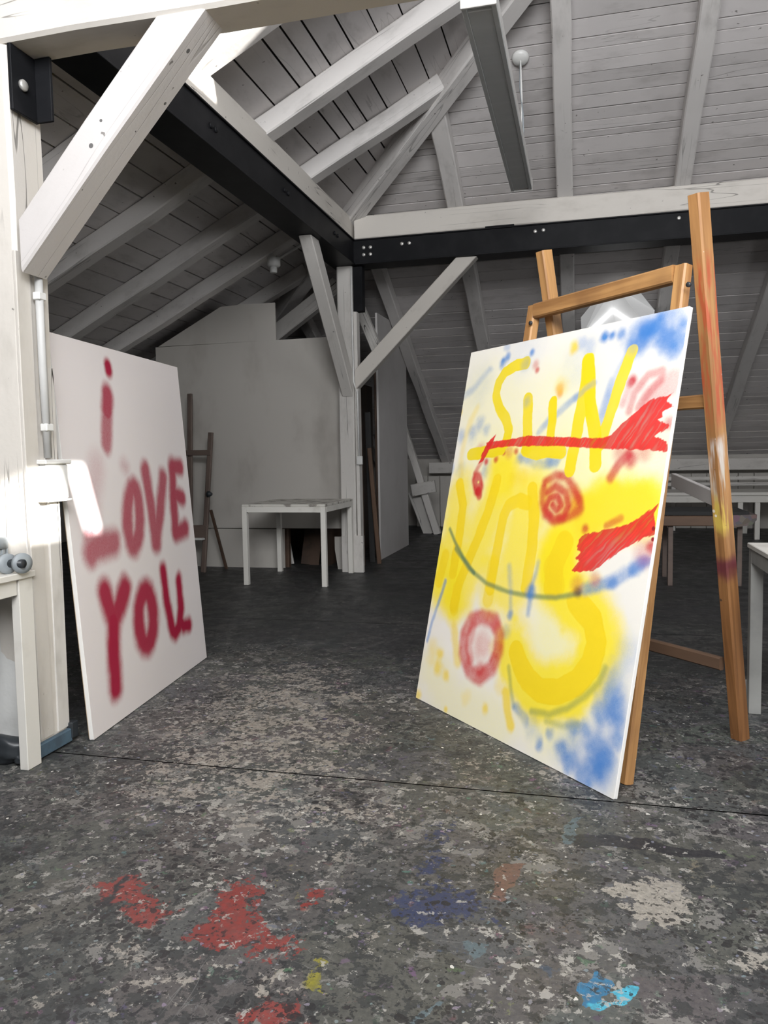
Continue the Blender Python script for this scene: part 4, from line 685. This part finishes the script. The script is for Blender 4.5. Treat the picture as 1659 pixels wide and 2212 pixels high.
timber('prop_leg', (-3.645, 7.22, 0.62), (-3.565, 7.37, 0.0), 0.03, 0.02, 'dark_wood', oe, upv=(0, 1, 0), jit=0.001)
lathe('knob', [(0.001, 0), (0.03, 0.0), (0.03, 0.025), (0.012, 0.05), (0.001, 0.05)], 'plastic_black', Matrix.Translation((-3.645, 7.16, 0.785)) @ Matrix.Rotation(math.pi/2, 4, 'Y'), oe, 14)

# ------------------------------------------------------------------ lamps and fittings
fx = thing('ceiling_lamp', 'long switched-off strip light hanging below the roof', 'lamp', (-0.465, 5.08, 3.2))
box('housing', -0.548, -0.385, 3.76, 6.39, 3.215, 3.285, 'lamp_housing', fx, 0.004)
box('diffuser', -0.525, -0.408, 3.80, 6.35, 3.199, 3.216, 'lamp_diffuser', fx, 0.004)
for (a, b) in ((-0.548, -0.523), (-0.41, -0.385)): box('side_rail', a, b, 3.76, 6.39, 3.196, 3.216, 'lamp_diffuser', fx, 0.002)
box('end_cap', -0.550, -0.383, 3.745, 3.762, 3.192, 3.30, 'lamp_housing', fx, 0.003); box('end_cap', -0.550, -0.383, 6.388, 6.402, 3.192, 3.29, 'lamp_housing', fx, 0.003)
nrm = Vector((0, 0.5, 1)).normalized(); RB = Vector((0, 0, 1)).rotation_difference(-nrm).to_matrix().to_4x4()
lathe('ceiling_rose', [(0.001, 0), (0.064, 0), (0.064, 0.018), (0.05, 0.034), (0.012, 0.038), (0.001, 0.038)], 'plastic_white', Matrix.Translation((-0.456, 6.196, zb(6.196)-0.002)) @ RB, fx, 28)
tube('cable', [(-0.456, 6.185, 4.09), (-0.452, 6.19, 3.95), (-0.448, 6.20, 3.82), (-0.452, 6.21, 3.6), (-0.44, 6.21, 3.28)], 0.007, 'plastic_white', fx)
tube('cable', [(-0.456, 6.185, 4.09), (-0.462, 6.20, 3.9), (-0.44, 6.20, 3.7), (-0.43, 6.21, 3.28)], 0.006, 'plastic_grey', fx)
tube('cable', [(-0.44, 3.9, 3.28), (-0.44, 3.85, 4.30)], 0.005, 'plastic_white', fx)
sn = thing('motion_sensor', 'white round detector under the dark left roof near the brace', 'detector', (-2.8, 6.98, 2.85))
lathe('base', [(0.001, 0.0), (0.062, 0.0), (0.062, -0.07), (0.05, -0.085), (0.001, -0.085)], 'plastic_white', Matrix.Translation((-2.80, 6.99, 3.0)), sn, 24)
lathe('head', [(0.001, 0.0), (0.034, 0.0), (0.034, -0.05), (0.028, -0.055), (0.001, -0.055)], 'plastic_white', Matrix.Translation((-2.80, 6.98, 2.915)), sn, 20)
tag(tube('cable_conduit', [(-2.76, 7.0, 2.99), (-2.5, 7.02, 3.12), (-2.36, 7.02, 3.19)], 0.012, 'plastic_white'), 'short pale conduit from the round detector to the steel beam', 'conduit')
# glowing folded shade on the back slope
sh = thing('lampshade', 'glowing white folded lampshade on the sloping roof behind the easel', 'lamp', (0.33, 8.7, 2.6))
c = Vector((0.315, 8.70, 2.62)); P = dict(l=(-0.02, 8.85, 2.59), l2=(-0.01, 8.78, 2.36), tl=(0.205, 8.52, 2.80), tr=(0.49, 8.46, 2.84), r=(0.735, 8.85, 2.62), r2=(0.72, 8.78, 2.34), m=(0.31, 8.86, 2.655), b=(0.36, 8.60, 2.25), tm=(0.315, 8.505, 2.845))
def sheetf(nm, keys, mat='lamp_glow'):
    vs = [Vector(P[k]) for k in keys]; nn = (vs[1]-vs[0]).cross(vs[2]-vs[0]).normalized()*0.006
    n0 = len(vs); Fc = [tuple(range(n0)), tuple(reversed(range(n0, 2*n0)))]+[(i, i+n0, (i+1) % n0+n0, (i+1) % n0) for i in range(n0)]
    bm = bmesh.new(); q = [bm.verts.new(v) for v in vs]+[bm.verts.new(v+nn) for v in vs]
    for f in Fc: bm.faces.new([q[i] for i in f])
    return bm_obj(nm, bm, mat, sh)
sheetf('left_side', ('m', 'tm', 'tl', 'l', 'l2')); sheetf('right_side', ('m', 'r2', 'r', 'tr', 'tm')); sheetf('bottom_side', ('m', 'l2', 'b', 'r2'))
tube('light_tube', [Vector(P['m'])+Vector((0, -0.02, -0.005)), Vector(P['l2'])+Vector((0.03, -0.02, 0.0))], 0.012, 'lamp_tube', sh); tube('light_tube', [Vector(P['m'])+Vector((0, -0.02, -0.005)), Vector(P['r2'])+Vector((-0.03, -0.02, 0))], 0.012, 'lamp_tube', sh)

# ------------------------------------------------------------------ far end under the eaves
pt = thing('painting_table', 'low paint-crusted work table in shadow behind the big easel', 'table', (1.0, 7.1, 0))
box('tabletop', 0.60, 1.32, 6.90, 7.5, 0.60, 0.632, 'void_dark', pt, 0.004); timber('front_rail', (0.60, 6.915, 0.555), (1.12, 6.915, 0.555), 0.03, 0.085, 'brown_wood', pt, jit=0.001)
prism('crusted_end', [(1.10, 0.505), (1.22, 0.505), (1.34, 0.525), (1.375, 0.565), (1.378, 0.61), (1.10, 0.60)], 0.5, 'paint_crusted', Matrix.Translation((0, 6.895, 0)), pt)
for x, y in ((0.70, 6.94), (0.70, 7.42), (1.25, 7.42), (1.25, 7.0)): box('leg', x, x+0.04, y, y+0.04, 0, 0.60, 'old_easel_wood', pt)
fb = thing('work_bench', 'long white bench under the eaves at the far right', 'bench', (2.1, 11.0, 0))
box('benchtop', 0.9, 3.6, 10.6, 11.5, 0.56, 0.60, 'table_paint', fb); box('apron', 0.95, 3.55, 10.63, 10.66, 0.47, 0.56, 'table_paint', fb, 0.002)
for x in (0.95, 1.9, 2.1, 3.5): box('leg', x, x+0.06, 10.63, 10.69, 0, 0.47, 'table_paint', fb); box('leg', x, x+0.06, 11.4, 11.46, 0, 0.56, 'table_paint', fb)
tag(timber('eaves_beam', (-2.3, 12.0, 0.93), (7.0, 12.0, 0.93), 0.16, 0.17, 'timber_white', None, jit=0.004), 'white beam along the foot of the back roof', 'beam')
rk = thing('low_rack', 'white slatted rack below the eaves beam at the far right', 'rack', (2.2, 11.8, 0))
for z in (0.74, 0.66): timber('slat', (0.9, 11.7, z), (3.8, 11.7, z), 0.03, 0.05, 'timber_white', rk, jit=0.002)
for x in (1.25, 2.6, 3.7): timber('support', (x, 11.75, 0.0), (x, 11.75, 0.80), 0.06, 0.05, 'timber_white', rk, upv=(0, 1, 0), jit=0.002)
tr = thing('roof_strut', 'white strut with crosspiece under the eaves left of the painting', 'beam', (-2.15, 11.0, 0))
timber('strut', (-2.62, 11.0, 1.95), (-2.01, 11.0, 0.0), 0.10, 0.10, 'timber_white', tr, upv=(0.9, 0, 0.3), jit=0.002)
timber('strut', (-2.36, 11.15, 0.62), (-2.12, 11.15, 0.0), 0.16, 0.22, 'timber_white', tr, upv=(0.9, 0, 0.3), jit=0.002)
timber('crosspiece', (-2.36, 10.93, 0.63), (-2.02, 10.93, 0.69), 0.08, 0.17, 'timber_white', tr, jit=0.002)
eb = thing('eaves_boarding', 'pale upright boards closing the eaves left of the painting', 'boarding', (-1.7, 12.1, 0))
for i in range(14): box('board', -2.55+i*0.19, -2.55+i*0.19+0.182, 12.13+random.uniform(0, 0.01), 12.155, 0.0, 0.80, 'partition_paint', eb, 0.003)
eb2 = thing('eaves_boarding', 'pale upright boards closing the eaves behind the far bench', 'boarding', (2.5, 12.1, 0))
for i in range(16): box('board', 0.7+i*0.21, 0.7+i*0.21+0.202, 12.13+random.uniform(0, 0.01), 12.155, 0.0, 0.80, 'partition_paint', eb2, 0.003)
